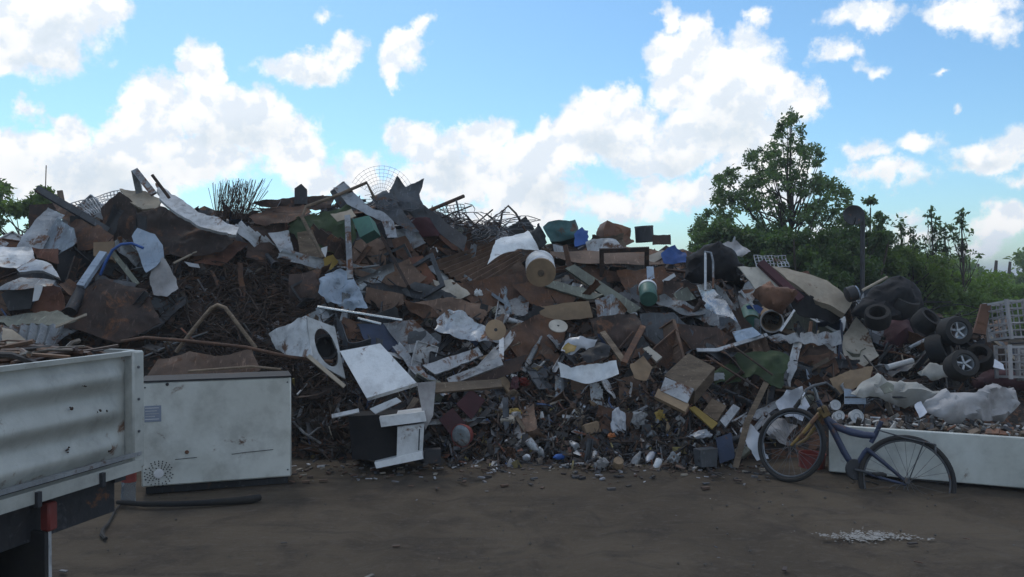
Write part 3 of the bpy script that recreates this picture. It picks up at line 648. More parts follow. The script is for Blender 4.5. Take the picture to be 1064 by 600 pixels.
for lab, poly, mt, st in [
 ('broad rusty sheet under the brown corrugated sheet', [(470,296),(548,282),(560,300),(540,322),(492,318)], 'rust_brown', 'crumple'),
 ('broad brown sheet between the brick red panel and the light crumpled sheet', [(420,316),(470,310),(512,318),(500,336),(452,336)], 'sheet_brown', 'crumple'),
 ('broad rusty sheet below the wooden reel end', [(520,348),(560,326),(590,340),(580,368),(540,378)], 'rust_brown', 'crumple'),
 ('dark rusty sheet above the crossed timbers', [(612,332),(660,324),(672,346),(650,362),(620,356)], 'rust_dark', 'crumple'),
 ('rusty sheet crumpled under the long grey plank', [(640,284),(690,278),(700,300),(676,312),(652,304)], 'rust_brown', 'crumple'),
 ('dark brown sheet sagging under the black domed tarpaulin', [(690,292),(722,296),(740,318),(712,322),(690,312)], 'rust_dark', 'crumple'),
 ('brown sheet sloping under the wire tangle and plum sheet', [(258,236),(318,232),(330,262),(290,280),(256,268)], 'rust_dark', 'crumple'),
 ('rusty brown sheet behind the bunched pale blue plastic', [(300,286),(336,278),(346,318),(322,330),(300,318)], 'rust_dark', 'crumple'),
 ('orange brown sheet upright beside the crushed washing machine', [(356,330),(392,342),(400,362),(372,364),(352,350)], 'rust_brown', 'crumple'),
 ('brown sheet lying between the tipped cabinet and the open white sheet', [(640,396),(672,386),(692,408),(668,424),(644,416)], 'sheet_brown', 'crumple'),
 ('dark sheet lying under the white ribbed sheet', [(780,356),(850,356),(868,376),(830,392),(800,372)], 'rust_dark', 'crumple'),
 ('brown sheet tilted between the awning and the plywood board', [(824,372),(866,366),(872,388),(846,404),(826,396)], 'rust_brown', 'crumple'),
]: T('sheet_metal', lab, S, poly, mt, st, lift=.10, amp=.04, group='broad sheets packed in the slope')
T('corrugated_sheet', 'large brown corrugated roof sheet lying on the middle slope', S, [(448,273),(517,251),(551,268),(496,305)], 'sheet_brown', 'corr', waves=8, amp=.022, along=1, lift=.22, jit=2, ref='the brown corrugated sheet')
T('sheet_metal', 'bright white creased sheet at the top of the brown corrugated sheet', S, [(506,271),(515,251),(548,240),(560,258),(524,263)], 'enamel', 'crumple', amp=.03, Y=8.35, yaw=0, pitch=45, ref='the white creased sheet')
T('sheet_metal', 'light crumpled sheet bulging above the wooden reel end', S, [(452,344),(456,328),(464,322),(481,326),(500,340),(523,349),(526,360),(490,356)], 'steel_light', 'cloth', amp=.05, lift=.35, ref='the light crumpled sheet')
T('sheet_metal', 'pale grey sheet sloping beside the dark blue panel', S, [(398,336),(430,332),(457,357),(440,367),(420,367)], 'galvanised', 'flat', lift=.3)
T('sheet_metal', 'dark blue panel beneath the bunched plastic wrap', S, [(372,338),(400,337),(420,366),(395,367),(378,352)], 'blue_dark', 'flat', lift=.22, ref='the dark blue panel')
BAR('metal_rail', 'shiny twin rail slanting under the bunched plastic wrap', 'rail', [(330,319),(418,333)], 3, 'chrome', lift=.45)
BAR('metal_rail', 'short shiny rail below the shiny twin rail', 'rail', [(372,331),(396,337)], 3, 'chrome', lift=.42)
T('sheet_metal', 'light grey channel strip beside the white strip frame', S, [(439,380),(496,362),(502,370),(452,390)], 'steel_light', 'flat', thick=.03, lift=.45, ref='the light grey channel strip')
T('window_frame_strip', 'white frame strip lying along the slope above the rubbish', 'frame strip', [(464,393),(520,371),(523,379),(468,400)], 'enamel_dirty', 'slab', thick=.04, lift=.5, ref='the white frame strip')
BAR('window_frame_strip', 'short white upright joined to the white frame strip', 'frame strip', [(521,352),(521,374)], 5, 'enamel_dirty', lift=.5, flat=.6)
T('sheet_metal', 'dark rusty sheet under the white frame strip', S, [(452,398),(520,378),(548,368),(540,386),(470,408)], 'rust_dark', 'flat', lift=.35)

# --- centre: top of the heap
T('water_tank', 'weathered teal tank on the crest', 'tank', [(564,236),(571,230),(598,228),(601,247),(573,252)], 'teal', 'crumple', amp=.03, thick=.3, Y=10.9, yaw=-12, pitch=15, ref='the teal tank')
T('plastic_sheet', 'black and white folded sheeting slumped beside the teal tank', 'sheeting', [(551,240),(562,232),(568,252),(560,264),(552,254)], 'charcoal', 'cloth', amp=.05, Y=10.6, yaw=-20, pitch=10)
T('plastic_bag', 'blue plastic bundle beside the teal tank', 'bundle', [(597,243),(604,237),(611,242),(611,254),(598,256)], 'blue_plastic', 'cloth', amp=.04, thick=.05, Y=10.5, yaw=0, pitch=15)
T('suitcase', 'brown battered case standing on the crest', 'case', [(626,238),(630,230),(656,237),(654,250),(628,250)], 'copper', 'crumple', amp=.02, thick=.25, Y=11.0, yaw=18, pitch=10, ref='the brown battered case')
DRUM('metal_drum', 'dark round drum standing on the crest beyond the case', 'drum', (670,252), (669,236), 9.5, 'charcoal', Y=11.1, parts=(('rim', 'slate', .96, 1.03, .01),), ref='the dark round drum')
T('sheet_metal', 'dark flat plate beside the dark round drum', S, [(678,244),(697,244),(698,254),(678,254)], 'rust_dark', Y=11.0, yaw=0, pitch=30)
T('sheet_metal', 'white folded sheet below the brown battered case', S, [(608,252),(625,247),(640,250),(648,257),(628,263),(610,263)], 'enamel_dirty', 'crumple', amp=.04, lift=.3, Y=10.3, yaw=-15, pitch=30, ref='the white folded sheet')
T('sheet_metal', 'small light grey square sheet below the teal tank', S, [(574,255),(588,256),(587,269),(578,269)], 'steel_light', Y=10.2, yaw=0, pitch=25)
DRUM('cable_reel', 'white cable reel with a brown wooden end disc', 'cable reel', (561,274), (562,283), 15.5, 'enamel_dirty', Y=(8.55, 8.3), parts=(('end_disc', 'cardboard', 0, 1.0, .02), ('hub', 'wood', 0, .22, .035)), ref='the cable reel')
T('plank', 'long grey plank lying diagonally beside the cable reel', 'plank', [(587,279),(597,275),(666,320),(656,327)], 'olive', 'slab', thick=.05, lift=.45, ref='the long grey plank', jit=3)
T('plank', 'grey plank curving below the cable reel', 'plank', [(564,297),(575,292),(606,299),(626,310),(616,313),(590,305)], 'olive', 'flat', thick=.03, lift=.4)
T('sheet_metal', 'wide flat brown sheet lying along the top behind the reel', S, [(560,268),(610,260),(690,266),(694,275),(610,274)], 'sheet_brown', 'flat', lift=.15, pitch=62, yaw=0, Y=9.9)
T('sheet_metal', 'brown grey sheet lying along the top below the case', S, [(600,265),(650,256),(694,259),(664,271)], 'rust_brown', 'flat', Y=10.2, yaw=0, pitch=65)
T('sheet_metal', 'pale olive strip beside the blue plastic sheet', S, [(660,273),(688,260),(696,262),(676,276)], 'cream', 'flat', Y=9.9, yaw=0, pitch=50)
T('sheet_metal', 'brown sheet under the long grey plank', S, [(598,276),(640,282),(650,292),(624,294)], 'rust_brown', 'flat', lift=.25)
T('sheet_metal', 'plum brown ribbed sheet below the cable reel', S, [(532,297),(560,291),(602,306),(592,318),(556,320)], 'rust_brown', 'corr', waves=5, lift=.3, ref='the plum brown sheet')
T('sheet_metal', 'tan brown sheet tilted below the plum brown sheet', S, [(560,319),(612,312),(616,328),(590,333),(562,332)], 'cardboard', 'flat', lift=.3)
T('sheet_metal', 'grey dented sheet under the lower end of the grey plank', S, [(618,312),(636,306),(652,322),(640,336),(622,332)], 'galvanised', 'crumple', lift=.35, amp=.03)
T('plastic_sheet', 'bright blue plastic sheet bunched on the top of the heap', 'plastic sheet', [(686,264),(700,256),(713,262),(713,276),(688,275)], 'blue_plastic', 'cloth', amp=.06, Y=9.8, yaw=0, pitch=25, ref='the bright blue plastic')
T('tarpaulin', 'black domed tarpaulin near the tall tree', 'tarpaulin', [(712,270),(728,259),(745,255),(760,261),(772,280),(768,296),(745,290),(722,294),(710,292)], 'black_plastic', 'cloth', amp=.07, Y=9.3, yaw=0, pitch=22, pillow=.15, ref='the black domed tarpaulin')
BAR('metal_post', 'pale thin post standing before the black domed tarpaulin', 'post', [(733,262),(733,302)], 2.6, 'steel_light', Y=[8.9,8.6])
BAR('metal_post', 'second thin pale post bowed before the black domed tarpaulin', 'post', [(732,262),(739,263),(741,272),(741,300)], 2.4, 'galvanised', Y=[8.9,8.85,8.8,8.6])
T('sheet_metal', 'pale cloth like sheet draped at the end of the crest near the tree', S, [(745,256),(765,252),(780,262),(770,270),(756,264)], 'cloth_grey', 'cloth', Y=9.9, yaw=0, pitch=30)
T('metal_duct', 'pale upright duct piece above the teal bowl', 'duct', [(672,277),(679,277),(681,300),(673,301)], 'pale_blue', 'slab', thick=.08, lift=.4)
DRUM('plastic_bowl', 'white rimmed teal bowl on the slope below the blue plastic', 'bowl', (674,311), (673,300), 9, 'green_plastic', lift=.45, wall=.01, parts=(('rim', 'plastic_white', .92, 1.06, .025),), ref='the teal bowl')
T('sheet_metal', 'small bright strip above the teal bowl', S, [(688,291),(700,284),(702,287),(691,295)], 'enamel', lift=.4)
T('sheet_metal', 'bright foil faced sheet beside the ribbed roof sheets', S, [(724,301),(738,297),(752,311),(768,334),(757,338),(735,324)], 'chrome', 'crumple', amp=.03, lift=.4, ref='the bright foil faced sheet')
T('sheet_metal', 'grey gutter length beside the bright foil faced sheet', S, [(739,297),(753,303),(776,336),(768,339)], 'galvanised', 'flat', thick=.04, lift=.35)
T('sheet_metal', 'grey upright sheet above the bright foil faced sheet', S, [(715,286),(729,284),(737,300),(724,312)], 'slate', 'flat', lift=.3)
T('corrugated_sheet', 'grey ribbed roof sheet sliding down under the foil sheet', S, [(674,311),(690,306),(778,338),(772,352)], 'galvanised', 'corr', waves=4, amp=.02, along=1, lift=.35, jit=2, ref='the grey ribbed roof sheet')
T('sheet_metal', 'pointed light sheet behind the ribbed roof sheet', S, [(699,306),(714,298),(722,312),(706,314)], 'olive', 'flat', lift=.3)
T('sheet_metal', 'dark blue grey plate on the slope below the ribbed roof sheet', S, [(664,326),(700,325),(721,346),(715,367),(690,367),(668,346)], 'slate', 'flat', lift=.25, ref='the dark blue grey plate')
T('sheet_metal', 'dark rusty plate under the ribbed roof sheet', S, [(699,336),(745,341),(762,352),(746,364),(714,363)], 'rust_dark', 'flat', lift=.32)
T('plastic_sheet', 'pale blue white panel beside the green barrel', 'panel', [(761,345),(782,340),(791,348),(766,356)], 'pale_blue', 'slab', thick=.03, lift=.5)
BAR('metal_trim', 'curved pale edge trim over the green awning', 'trim', [(724,364),(745,364),(765,358),(797,348)], 4, 'steel_light', lift=.5, flat=.4)
T('awning_cloth', 'torn dark green awning cloth hanging over a dark hollow', 'awning', [(741,386),(762,372),(800,364),(819,371),(813,404),(800,403),(786,393),(742,400)], 'green_tarp', 'cloth', amp=.05, lift=.45, ref='the green awning')
BAR('steel_rod', 'thin dark rod slanting over the green awning', 'rod', [(734,370),(788,404)], 2.2, 'rust_dark', lift=.6)
BAR('steel_rod', 'second thin rod slanting across the green awning top', 'rod', [(762,360),(803,390)], 2.2, 'wire_rust', lift=.62)
BAR('timber', 'brown timber prop standing below the green awning', 'timber', [(796,398),(776,440),(764,486)], 6, 'wood', Y=[7.4,7.35,7.3], flat=.8, ref='the brown timber prop')

# --- centre lower
T('sheet_metal', 'white creased sheet lying open above the rubbish', S, [(580,376),(594,382),(641,377),(644,391),(612,400),(582,392)], 'enamel', 'crumple', amp=.035, lift=.45, ref='the open white sheet')
T('plastic_bag', 'white and yellow plastic bag above the open white sheet', 'plastic bag', [(582,364),(590,352),(604,352),(620,357),(618,362),(602,366),(592,371)], 'plastic_film', 'cloth', amp=.06, lift=.5, ref='the white and yellow bag')
T('plastic_rag', 'small yellow rag tied in the white and yellow bag', 'rag', [(584,362),(591,355),(599,360),(598,367),(588,368)], 'yellow', 'crumple', amp=.04, lift=.56)
T('sheet_metal', 'dark curved sheet above the open white sheet', S, [(600,368),(622,356),(634,360),(632,374),(610,378)], 'charcoal', 'crumple', lift=.4)
BAR('timber', 'brown timber leaning in a cross on the mid slope', 'timber', [(626,346),(648,376)], 6, 'wood', lift=.4, flat=.7)
BAR('timber', 'brown timber crossing the other brown timber on the mid slope', 'timber', [(668,340),(648,378)], 6, 'rust_brown', lift=.42, flat=.7)
T('plank', 'pale plank end with yellow edge beside the crossed timbers', 'plank', [(668,362),(674,360),(688,371),(682,376)], 'cream', 'slab', thick=.04, lift=.5)
T('sheet_metal', 'brown sheet below the crossed timbers', S, [(655,378),(668,370),(678,382),(672,396),(658,394)], 'cardboard', 'crumple', lift=.4)
e = empty('wooden_cabinet', P3(714, 415, .2), 'dark brown cabinet carcass tipped over with a pale panel', 'cabinet')
cab_n = dict(yaw=-10, pitch=38)
T('side', None, None, [(690,390),(715,367),(743,382),(722,407)], 'wood', 'slab', thick=.25, Y=7.75, parent=e, **cab_n)
T('panel', 'pale grey back panel of the cabinet', None, [(691,392),(721,404),(714,419),(686,406)], 'steel_light', 'slab', thick=.03, Y=7.55, parent=e, **cab_n)
T('edge_board', None, None, [(684,404),(716,420),(712,428),(680,412)], 'cardboard', 'slab', thick=.05, Y=7.5, parent=e, **cab_n)
LAND.append((714, 395, 'the tipped cabinet'))
T('wooden_box', 'small grey brown box below the tipped cabinet', 'box', [(730,428),(740,414),(755,422),(745,438)], 'wood', 'slab', thick=.15, lift=.35)
T('sheet_metal', 'pale grey channel beside the small grey brown box', S, [(748,437),(762,420),(769,424),(754,444)], 'steel_light', 'slab', thick=.04, lift=.45)
T('sheet_metal', 'mustard brown board under the small grey brown box', 'board', [(716,424),(722,422),(746,440),(740,446)], 'yellow', 'slab', thick=.03, lift=.45)
T('metal_box', 'dull blue grey box at the foot of the heap by the timber prop', 'box', [(744,456),(760,450),(764,476),(748,482)], 'blue_dark', 'slab', thick=.2, Y=7.35, yaw=-12, pitch=10)
T('bucket', 'dented grey bucket at the heap foot beside the blue grey box', 'bucket', [(727,468),(746,466),(745,485),(729,486)], 'slate', 'slab', thick=.15, Y=7.3, yaw=10, pitch=5)
T('wood_post', 'pale grey wooden post standing beside the stove', 'post', [(433,398),(453,396),(450,432),(442,447)], 'cloth_grey', 'slab', thick=.06, Y=7.3, yaw=5, pitch=8, ref='the pale wooden post')
T('sheet_metal', 'brown shelf board resting on the wooden post', 'board', [(450,398),(520,394),(522,402),(452,408)], 'wood', 'slab', thick=.03, Y=7.5, yaw=0, pitch=35)
T('floor_tile', 'dark plum square mat leaning above the red lamp', 'mat', [(474,420),(489,405),(504,416),(490,436)], 'maroon', 'slab', thick=.02, lift=.35, ref='the plum square mat')
T('floor_tile', 'dark plum mat lying beside the red lamp', 'mat', [(456,436),(470,424),(484,440),(468,452)], 'maroon', 'slab', thick=.02, lift=.3)
T('concrete_block', 'dark grey block on the ground beside the stove', 'block', [(441,468),(458,467),(458,481),(441,482)], 'charcoal', 'slab', thick=.12, Y=7.25, yaw=8, pitch=4)

# --- the side with the awning, tubs and mattress
T('carpet_roll', 'tan carpet slab draped on the heap below the bushes', 'carpet', [(802,277),(818,279),(860,290),(886,313),(880,324),(850,312),(818,292)], 'tan', 'flat', thick=.08, amp=.03, Y=9.0, yaw=5, pitch=40, ref='the tan carpet')
T('sheet_metal', 'black edge strip under the tan carpet', S, [(806,290),(850,314),(880,326),(868,336),(830,328)], 'black_plastic', 'crumple', Y=8.95, yaw=5, pitch=20)
T('sheet_metal', 'cream panel with red stains leaning beside the dark red beam', 'panel', [(767,275),(792,279),(818,304),(803,316),(786,302)], 'cream', 'flat', thick=.02, Y=8.9, yaw=-10, pitch=28, ref='the stained cream panel')
BAR('steel_beam', 'dark red beam lying between the cream panel and the carpet', 'beam', [(790,273),(832,312)], 9, 'maroon', Y=[9.0,8.7], flat=.5)
T('metal_tank', 'crushed copper brown tank below the cream panel', 'tank', [(784,301),(800,292),(827,308),(816,321),(795,317)], 'copper', 'cloth', amp=.06, thick=.12, Y=8.6, yaw=0, pitch=30, pillow=.1, ref='the crushed copper tank')
DRUM('barrel', 'faded green barrel end below the foil sheet', 'barrel', (778,324,.3), (781,337), 10, 'green_plastic', lift=.35, parts=(('rim', 'green_tarp', .9, 1.03, .015),), ref='the green barrel')
DRUM('tub', 'round brown tub with a pale rim beside the green barrel', 'tub', (800,326,.35), (802,334), 11.5, 'cardboard', lift=.4, wall=.015, parts=(('rim', 'cloth_grey', .93, 1.05, .02),), ref='the round brown tub')
T('plastic_bag', 'small blue bag behind the round brown tub', 'bag', [(778,319),(788,316),(794,321),(790,327),(780,326)], 'blue_plastic', 'cloth', amp=.03, lift=.35)
T('ventilation_grille', 'grey grille panel with a white edge by the tub', 'grille', [(811,344),(826,323),(870,346),(850,349)], 'olive', 'flat', thick=.02, lift=.4, ref='the grey grille panel')
BAR('metal_trim', 'white trim along the upper edge of the grille panel', 'trim', [(811,344),(826,322),(869,345)], 2.6, 'enamel', lift=.5, flat=.4)
T('corrugated_sheet', 'white ribbed sheet lying over the dark hollow', S, [(794,349),(872,345),(874,359),(800,355)], 'enamel_dirty', 'corr', waves=5, amp=.025, lift=.5, ref='the white ribbed sheet')
T('sheet_metal', 'white plate behind the grille panel', S, [(844,329),(880,329),(878,343),(868,346)], 'enamel', 'flat', lift=.35)
T('plywood_board', 'pinkish tan plywood board standing behind the bicycle', 'board', [(874,351),(888,335),(901,345),(913,369),(896,383),(877,379)], 'cream', 'flat', thick=.02, lift=.35, ref='the pinkish plywood board')
T('sheet_metal', 'slate grey sheet behind the plywood board', S, [(889,336),(914,349),(918,366),(910,368)], 'slate', 'flat', lift=.2)
T('tarpaulin', 'black tarpaulin stretched up to a point below the bushes', 'tarpaulin', [(884,324),(906,300),(932,286),(952,300),(962,330),(930,336),(900,338)], 'black_plastic', 'cloth', amp=.08, Y=9.0, yaw=0, pitch=28, pillow=.12, ref='the pointed black tarpaulin')
BAR('timber', 'tan pole under the pointed black tarpaulin', 'pole', [(896,302),(922,288)], 3, 'tan', Y=8.9)
DRUM('barrel', 'dark barrel with a pale blue end at the carpet corner', 'barrel', (880,307,.0), (889,304), 8, 'charcoal', Y=8.8, parts=(('end_cap', 'pale_blue', 0, .85, .02),))
T('bag', 'black rubbish bag slumped beside the car wheels', 'bag', [(930,338),(950,326),(968,334),(974,358),(950,372),(932,360)], 'black_plastic', 'cloth', amp=.05, lift=.3, pillow=.14, ref='the black rubbish bag')
T('bag', 'plum fabric bag slumped below the pointed tarpaulin', 'bag', [(918,338),(932,326),(946,336),(950,356),(930,368),(920,356)], 'maroon', 'cloth', amp=.05, lift=.36, pillow=.1, ref='the plum fabric bag')
T('plastic_rag', 'small white rag beside the plum fabric bag', 'rag', [(945,332),(950,330),(954,342),(960,350),(954,352),(948,344)], 'plastic_film', 'crumple', amp=.03, lift=.5)
BAR('pipe', 'white plastic pipe length below the plum fabric bag', 'pipe', [(922,382),(948,375)], 6, 'plastic_white', lift=.5, n=10)
BAR('pipe', 'grey bent pipe behind the black rubbish bag', 'pipe', [(944,362),(960,354),(976,350)], 4, 'galvanised', lift=.5)
BAR('pipe', 'grey pipe lying above the black rubbish bag', 'pipe', [(950,346),(964,338),(978,334)], 3, 'slate', lift=.5)
T('cloth_bundle', 'white cloth bundle with blue corner below the car wheels', 'cloth', [(952,388),(966,378),(986,382),(984,394),(966,397)], 'cloth_pale', 'cloth', amp=.04, lift=.45, pillow=.06, ref='the white cloth bundle')
T('sheet_metal', 'brown folded tarpaulin behind the bicycle handlebar', 'tarpaulin', [(862,394),(884,384),(908,380),(902,396),(872,412)], 'cardboard', 'crumple', lift=.35, amp=.03)
T('plastic_sheet', 'rust orange board leaning beside the white crates', 'board', [(1012,346),(1020,316),(1030,316),(1024,348)], 'copper', 'slab', thick=.03, Y=8.5, yaw=0, pitch=12)
T('cushion', 'maroon cushion lying above the grey sack', 'cushion', [(1008,396),(1024,386),(1046,386),(1066,394),(1070,406),(1012,406)], 'maroon', 'cloth', amp=.03, lift=.3, pillow=.12, ref='the maroon cushion')
# ------------------------------------------------------------------ chest freezer by the truck
def ori(yaw):                                        # columns: right, back, up for a thing turned about Z
    c, s = math.cos(yaw), math.sin(yaw); return Matrix(((c, -s, 0), (s, c, 0), (0, 0, 1)))
def freezer():
    a, b = gnd(147, 515), gnd(303, 503)              # front foot corners
    yaw = math.atan2(b.y - a.y, b.x - a.x); W = (b - a).length; Hh = .875; Dp = .36; o = ori(yaw)
    c = (a + b) / 2; e = empty('chest_freezer', Vector((c.x, c.y, 0)), 'large white chest freezer standing on the dirt beside the truck', 'freezer')
    L = lambda x, y, z: Vector((c.x, c.y, 0)) + o @ Vector((x, y, z))
    MB().box(L(0, Dp / 2, Hh / 2 + .03), (W, Dp, Hh - .06), o, bev=.012).build('cabinet', 'enamel_clean', e)
    MB().box(L(0, Dp / 2 + .02, .02), (W - .05, Dp - .08, .05), o).build('base_frame', 'charcoal', e)
    MB().box(L(0, Dp / 2, Hh + .006), (W + .004, Dp + .01, .014), o).build('lid_edge', 'charcoal', e)
    st = MB().box(L(-W / 2 + .085, -.002, Hh - .245), (.12, .003, .125), o).build('sticker', 'sticker', e)
    for k, (w_, z_) in enumerate(((.10, .045), (.085, .022), (.10, .0), (.07, -.02), (.10, -.042))):
        MB().box(L(-W / 2 + .08 + (w_ - .1) / 2, -.0045, Hh - .245 + z_), (w_, .002, .006), o).build('print_line', 'print_white', st)
    MB().lathe(L(-W / 2 + .33, -.004, .315), o @ Vector((0, -1, 0)), [(.001, .006), (.012, .006), (.016, .0)], 14).build('bung', 'rust_brown', e)
    v = MB(); rr = 0
    for rr in range(4):
        for q in range(16 + rr * 2):
            an = 6.283 * (q + .5 * (rr % 2)) / (16 + rr * 2); r = .048 + rr * .018
            if R.random() < .85: v.box(L(-W / 2 + .125 + r * math.cos(an), -.0015, .16 + r * math.sin(an) * .95), (.007, .004, .010), o @ Matrix.Rotation(-an + 1.57, 3, 'Y'))
    v.build('vent_holes', 'black_plastic', e, smooth=False)
    MB().lathe(L(-W / 2 + .125, -.002, .16), o @ Vector((0, -1, 0)), [(.001, .004), (.034, .003), (.037, 0)], 20).build('vent_cap', 'plastic_white', e)
    for k in range(2):
        sc_ = MB(); pts = [L(x, -.0015, z) for x, z in (((.1, .275), (.2, .283), (.33, .288), (.42, .292)) if k == 0 else ((-.32, .262), (-.24, .266), (-.16, .268)))]
        sc_.tube(pts, .003, 4).build('scratch', 'charcoal', e)
    for x in (-W / 2 + .03, W / 2 - .03):
        for z in (.12, Hh - .04): MB().lathe(L(x, -.002, z), o @ Vector((0, -1, 0)), [(.001, .004), (.006, .003), (.007, 0)], 8).build('screw', 'slate', e)
    MB().lathe(L(-W / 2 + .19, -.002, Hh - .02), o @ Vector((0, -1, 0)), [(.001, .012), (.012, .01), (.013, 0)], 8).build('hinge_pin', 'charcoal', e)
    LAND.append((226, 450, 'the chest freezer'))
freezer()
hz = MB(); hz.tube([gnd(x, y, .03) for x, y in ((122,522),(150,524),(180,524),(210,523),(240,521),(262,519),(270,517))], [.016, .02, .02, .022, .026, .03, .024], 9)
tag(hz.build('hose', 'rubber'), 'flat black hose lying on the dirt before the chest freezer', 'hose')
hz = MB(); hz.tube([gnd(x, y, .012) for x, y in ((128,522),(120,530),(116,538),(112,545),(107,550),(106,556),(110,560))], [.008, .009, .009, .009, .012, .016, .012], 7)
tag(hz.build('cable', 'rubber'), 'short black cable end curling on the dirt beside the truck', 'cable')

# bottle with a red label
def bottle():
    b = gnd(133, 523); e = empty('plastic_bottle', Vector((b.x, b.y, 0)), 'clear plastic bottle with a red label standing by the freezer corner', 'bottle')
    b = Vector((b.x, b.y, 0)); r = .052
    MB().lathe(b, (0.04, 0, 1), [(.001, .004), (r * .8, 0), (r, .02), (r, .10), (r * .93, .13), (r, .16), (r, .25), (r * .8, .29), (.02, .335), (.018, .35)], 20).build('body', 'clear_plastic', e)
    MB().lathe(b, (0.04, 0, 1), [(r * 1.02, .165), (r * 1.02, .25)], 20).build('label', 'red_plastic', e)
    MB().lathe(b, (0.04, 0, 1), [(.02, .335), (.02, .36), (.001, .36)], 14).build('cap', 'plastic_white', e)
bottle()

# ------------------------------------------------------------------ truck
def truck():
    c0 = at(143, 365, 3.95); rim = c0.z; bot = rim - .50
    d = Vector((-.30, -1, 0)).normalized(); w = Vector((-1, .30, 0)).normalized(); up = Vector((0, 0, 1))
    c0 = Vector((c0.x, c0.y, 0)); Lb, Wb = 3.6, 1.9
    e = empty('flatbed_truck', c0 + d * 1.2 + w * .9, 'white flatbed truck with a ribbed side board, loaded with scrap', 'truck')
    o = Matrix((d, -w, up)).transposed()
    def L(a, b, z): return c0 + d * a + w * b + up * z
    def side(name, p, dirn, out, length, par):          # ribbed pressed board
        N, K = 40, 48; vs, fs = [], []
        for i in range(N + 1):
            for j in range(K + 1):
                u = i / N; t = j / K
                rb = 0
                for cz in (.17, .48, .79): rb += math.exp(-((t - cz) / .10) ** 2)
                ends = min(1, min(u, 1 - u) * length / .10)
                dn = .006 * mnoise.noise((u * length * 3, t * 3, 1.)) + .004 * mnoise.noise((u * length * 8, t * 6, 5.))
                vs.append(p + dirn * (u * length) + up * (bot + t * (rim - bot)) + out * (.042 * rb * ends + dn))
        for i in range(N):
            for j in range(K): a = i * (K + 1) + j; fs.append((a, a + 1, a + K + 2, a + K + 1))
        mb = MB(); mb.add(vs, fs); back = [v - out * .03 for v in vs]; mb.add(back, [f[::-1] for f in fs])
        return mb.build(name, 'truck_paint', par)
    sb = side('side_board', L(.075, .012, 0), d, -w, Lb - .15, e)
    mb = MB(); mb.bar(L(.03, -.012, rim - .004), L(Lb, -.012, rim - .004), .030, .02); mb.build('rim_rail', 'truck_paint', sb)
    mb = MB(); mb.bar(L(.03, -.018, bot - .03), L(Lb, -.018, bot - .03), .05, .055); mb.build('bottom_rail', 'truck_paint', sb)
    mb = MB(); mb.bar(L(.03, -.034, bot + .025), L(Lb, -.034, bot + .025), .02, .018); mb.build('ledge', 'steel_light', sb)
    mb = MB(); mb.box(L(.035, 0.0, (rim + bot) / 2 - .02), (.075, .075, rim - bot + .05), o, bev=.008); mb.build('corner_post', 'truck_paint', e)
    for z in (rim - .07, rim - .22, rim - .37, bot + .02):
        MB().lathe(L(.04, -.037, z), -w, [(.001, .007), (.006, .006), (.007, 0)], 8).build('bolt', 'slate', e)
    for (a, z, r) in ((.27, rim - .25, .022), (.35, rim - .12, .008), (.42, rim - .21, .010), (.44, rim - .38, .012), (.2, bot + .07, .010)):
        mb = MB()
        for q in range(6):
            p = L(a + R.gauss(0, r * .6), -.021, z + R.gauss(0, r * .45)); s_ = r * R.uniform(.3, .7); n = 7
            ring = [p + d * (math.cos(6.28 * k / n) * s_ * R.uniform(.7, 1.2)) + up * (math.sin(6.28 * k / n) * s_ * .8) for k in range(n)]
            mb.add(ring + [p - w * .008], [(k, (k + 1) % n, n) for k in range(n)])
        mb.build('scrape', 'rust_dark', sb)
    for a in (.28, .62, .95):
        MB().box(L(a, -.045, bot - .04), (.02, .03, .06), o).build('latch', 'charcoal', e)
    rb = side('tail_board', L(0, .075, 0), w, -d, Wb - .15, e)
    mb = MB(); mb.bar(L(.0, .03, rim - .004), L(.0, Wb, rim - .004), .026, .02); mb.build('rim_rail', 'truck_paint', rb)
    MB().box(L(Lb / 2, Wb / 2, bot - .02), (Lb - .06, Wb - .06, .04), o).build('bed_floor', 'charcoal', e)
    sb2 = side('side_board', L(.075, Wb, 0), d, w, Lb - .15, e)
    mb = MB(); mb.bar(L(.02, .22, bot - .13), L(Lb, .22, bot - .13), .09, .17); mb.bar(L(.02, Wb - .22, bot - .13), L(Lb, Wb - .22, bot - .13), .09, .17)
    for a in (.05, .5, 1.1, 1.8, 2.6): mb.bar(L(a, .06, bot - .075), L(a, Wb - .06, bot - .075), .07, .07)
    mb.build('chassis', 'charcoal', e)
    mb = MB(); mb.bar(L(.06, .10, bot - .15), L(Lb, .10, bot - .15), .03, .20); mb.build('underbed_shade', 'charcoal', e)  # added dark board standing in for the shadow under the bed
    MB().box(L(.50, .02, .70), (.05, .05, .12), o, bev=.008).build('tail_lamp', 'red_plastic', e)
    fl = MB().box(L(.52, .29, .33), (.02, .56, .62), o, bev=.004).build('mud_flap', 'rubber', e)
    MB().box(L(.505, .03, .33), (.016, .04, .62), o).build('edge_strip', 'enamel_dirty', fl)
    wc = L(1.02, .24, .40)
    MB().lathe(wc, w, [(.22, -.10), (.33, -.115), (.385, -.09), (.395, 0), (.385, .09), (.33, .115), (.22, .10)], 36).build('tyre', 'rubber', e)
    MB().lathe(wc, w, [(.22, -.10), (.21, -.05), (.08, -.02), (.001, -.02)], 24).build('rim', 'steel_light', e)
    # its load: wires, bars and offcuts, a thing of its own lying in the bed
    ld = MB()
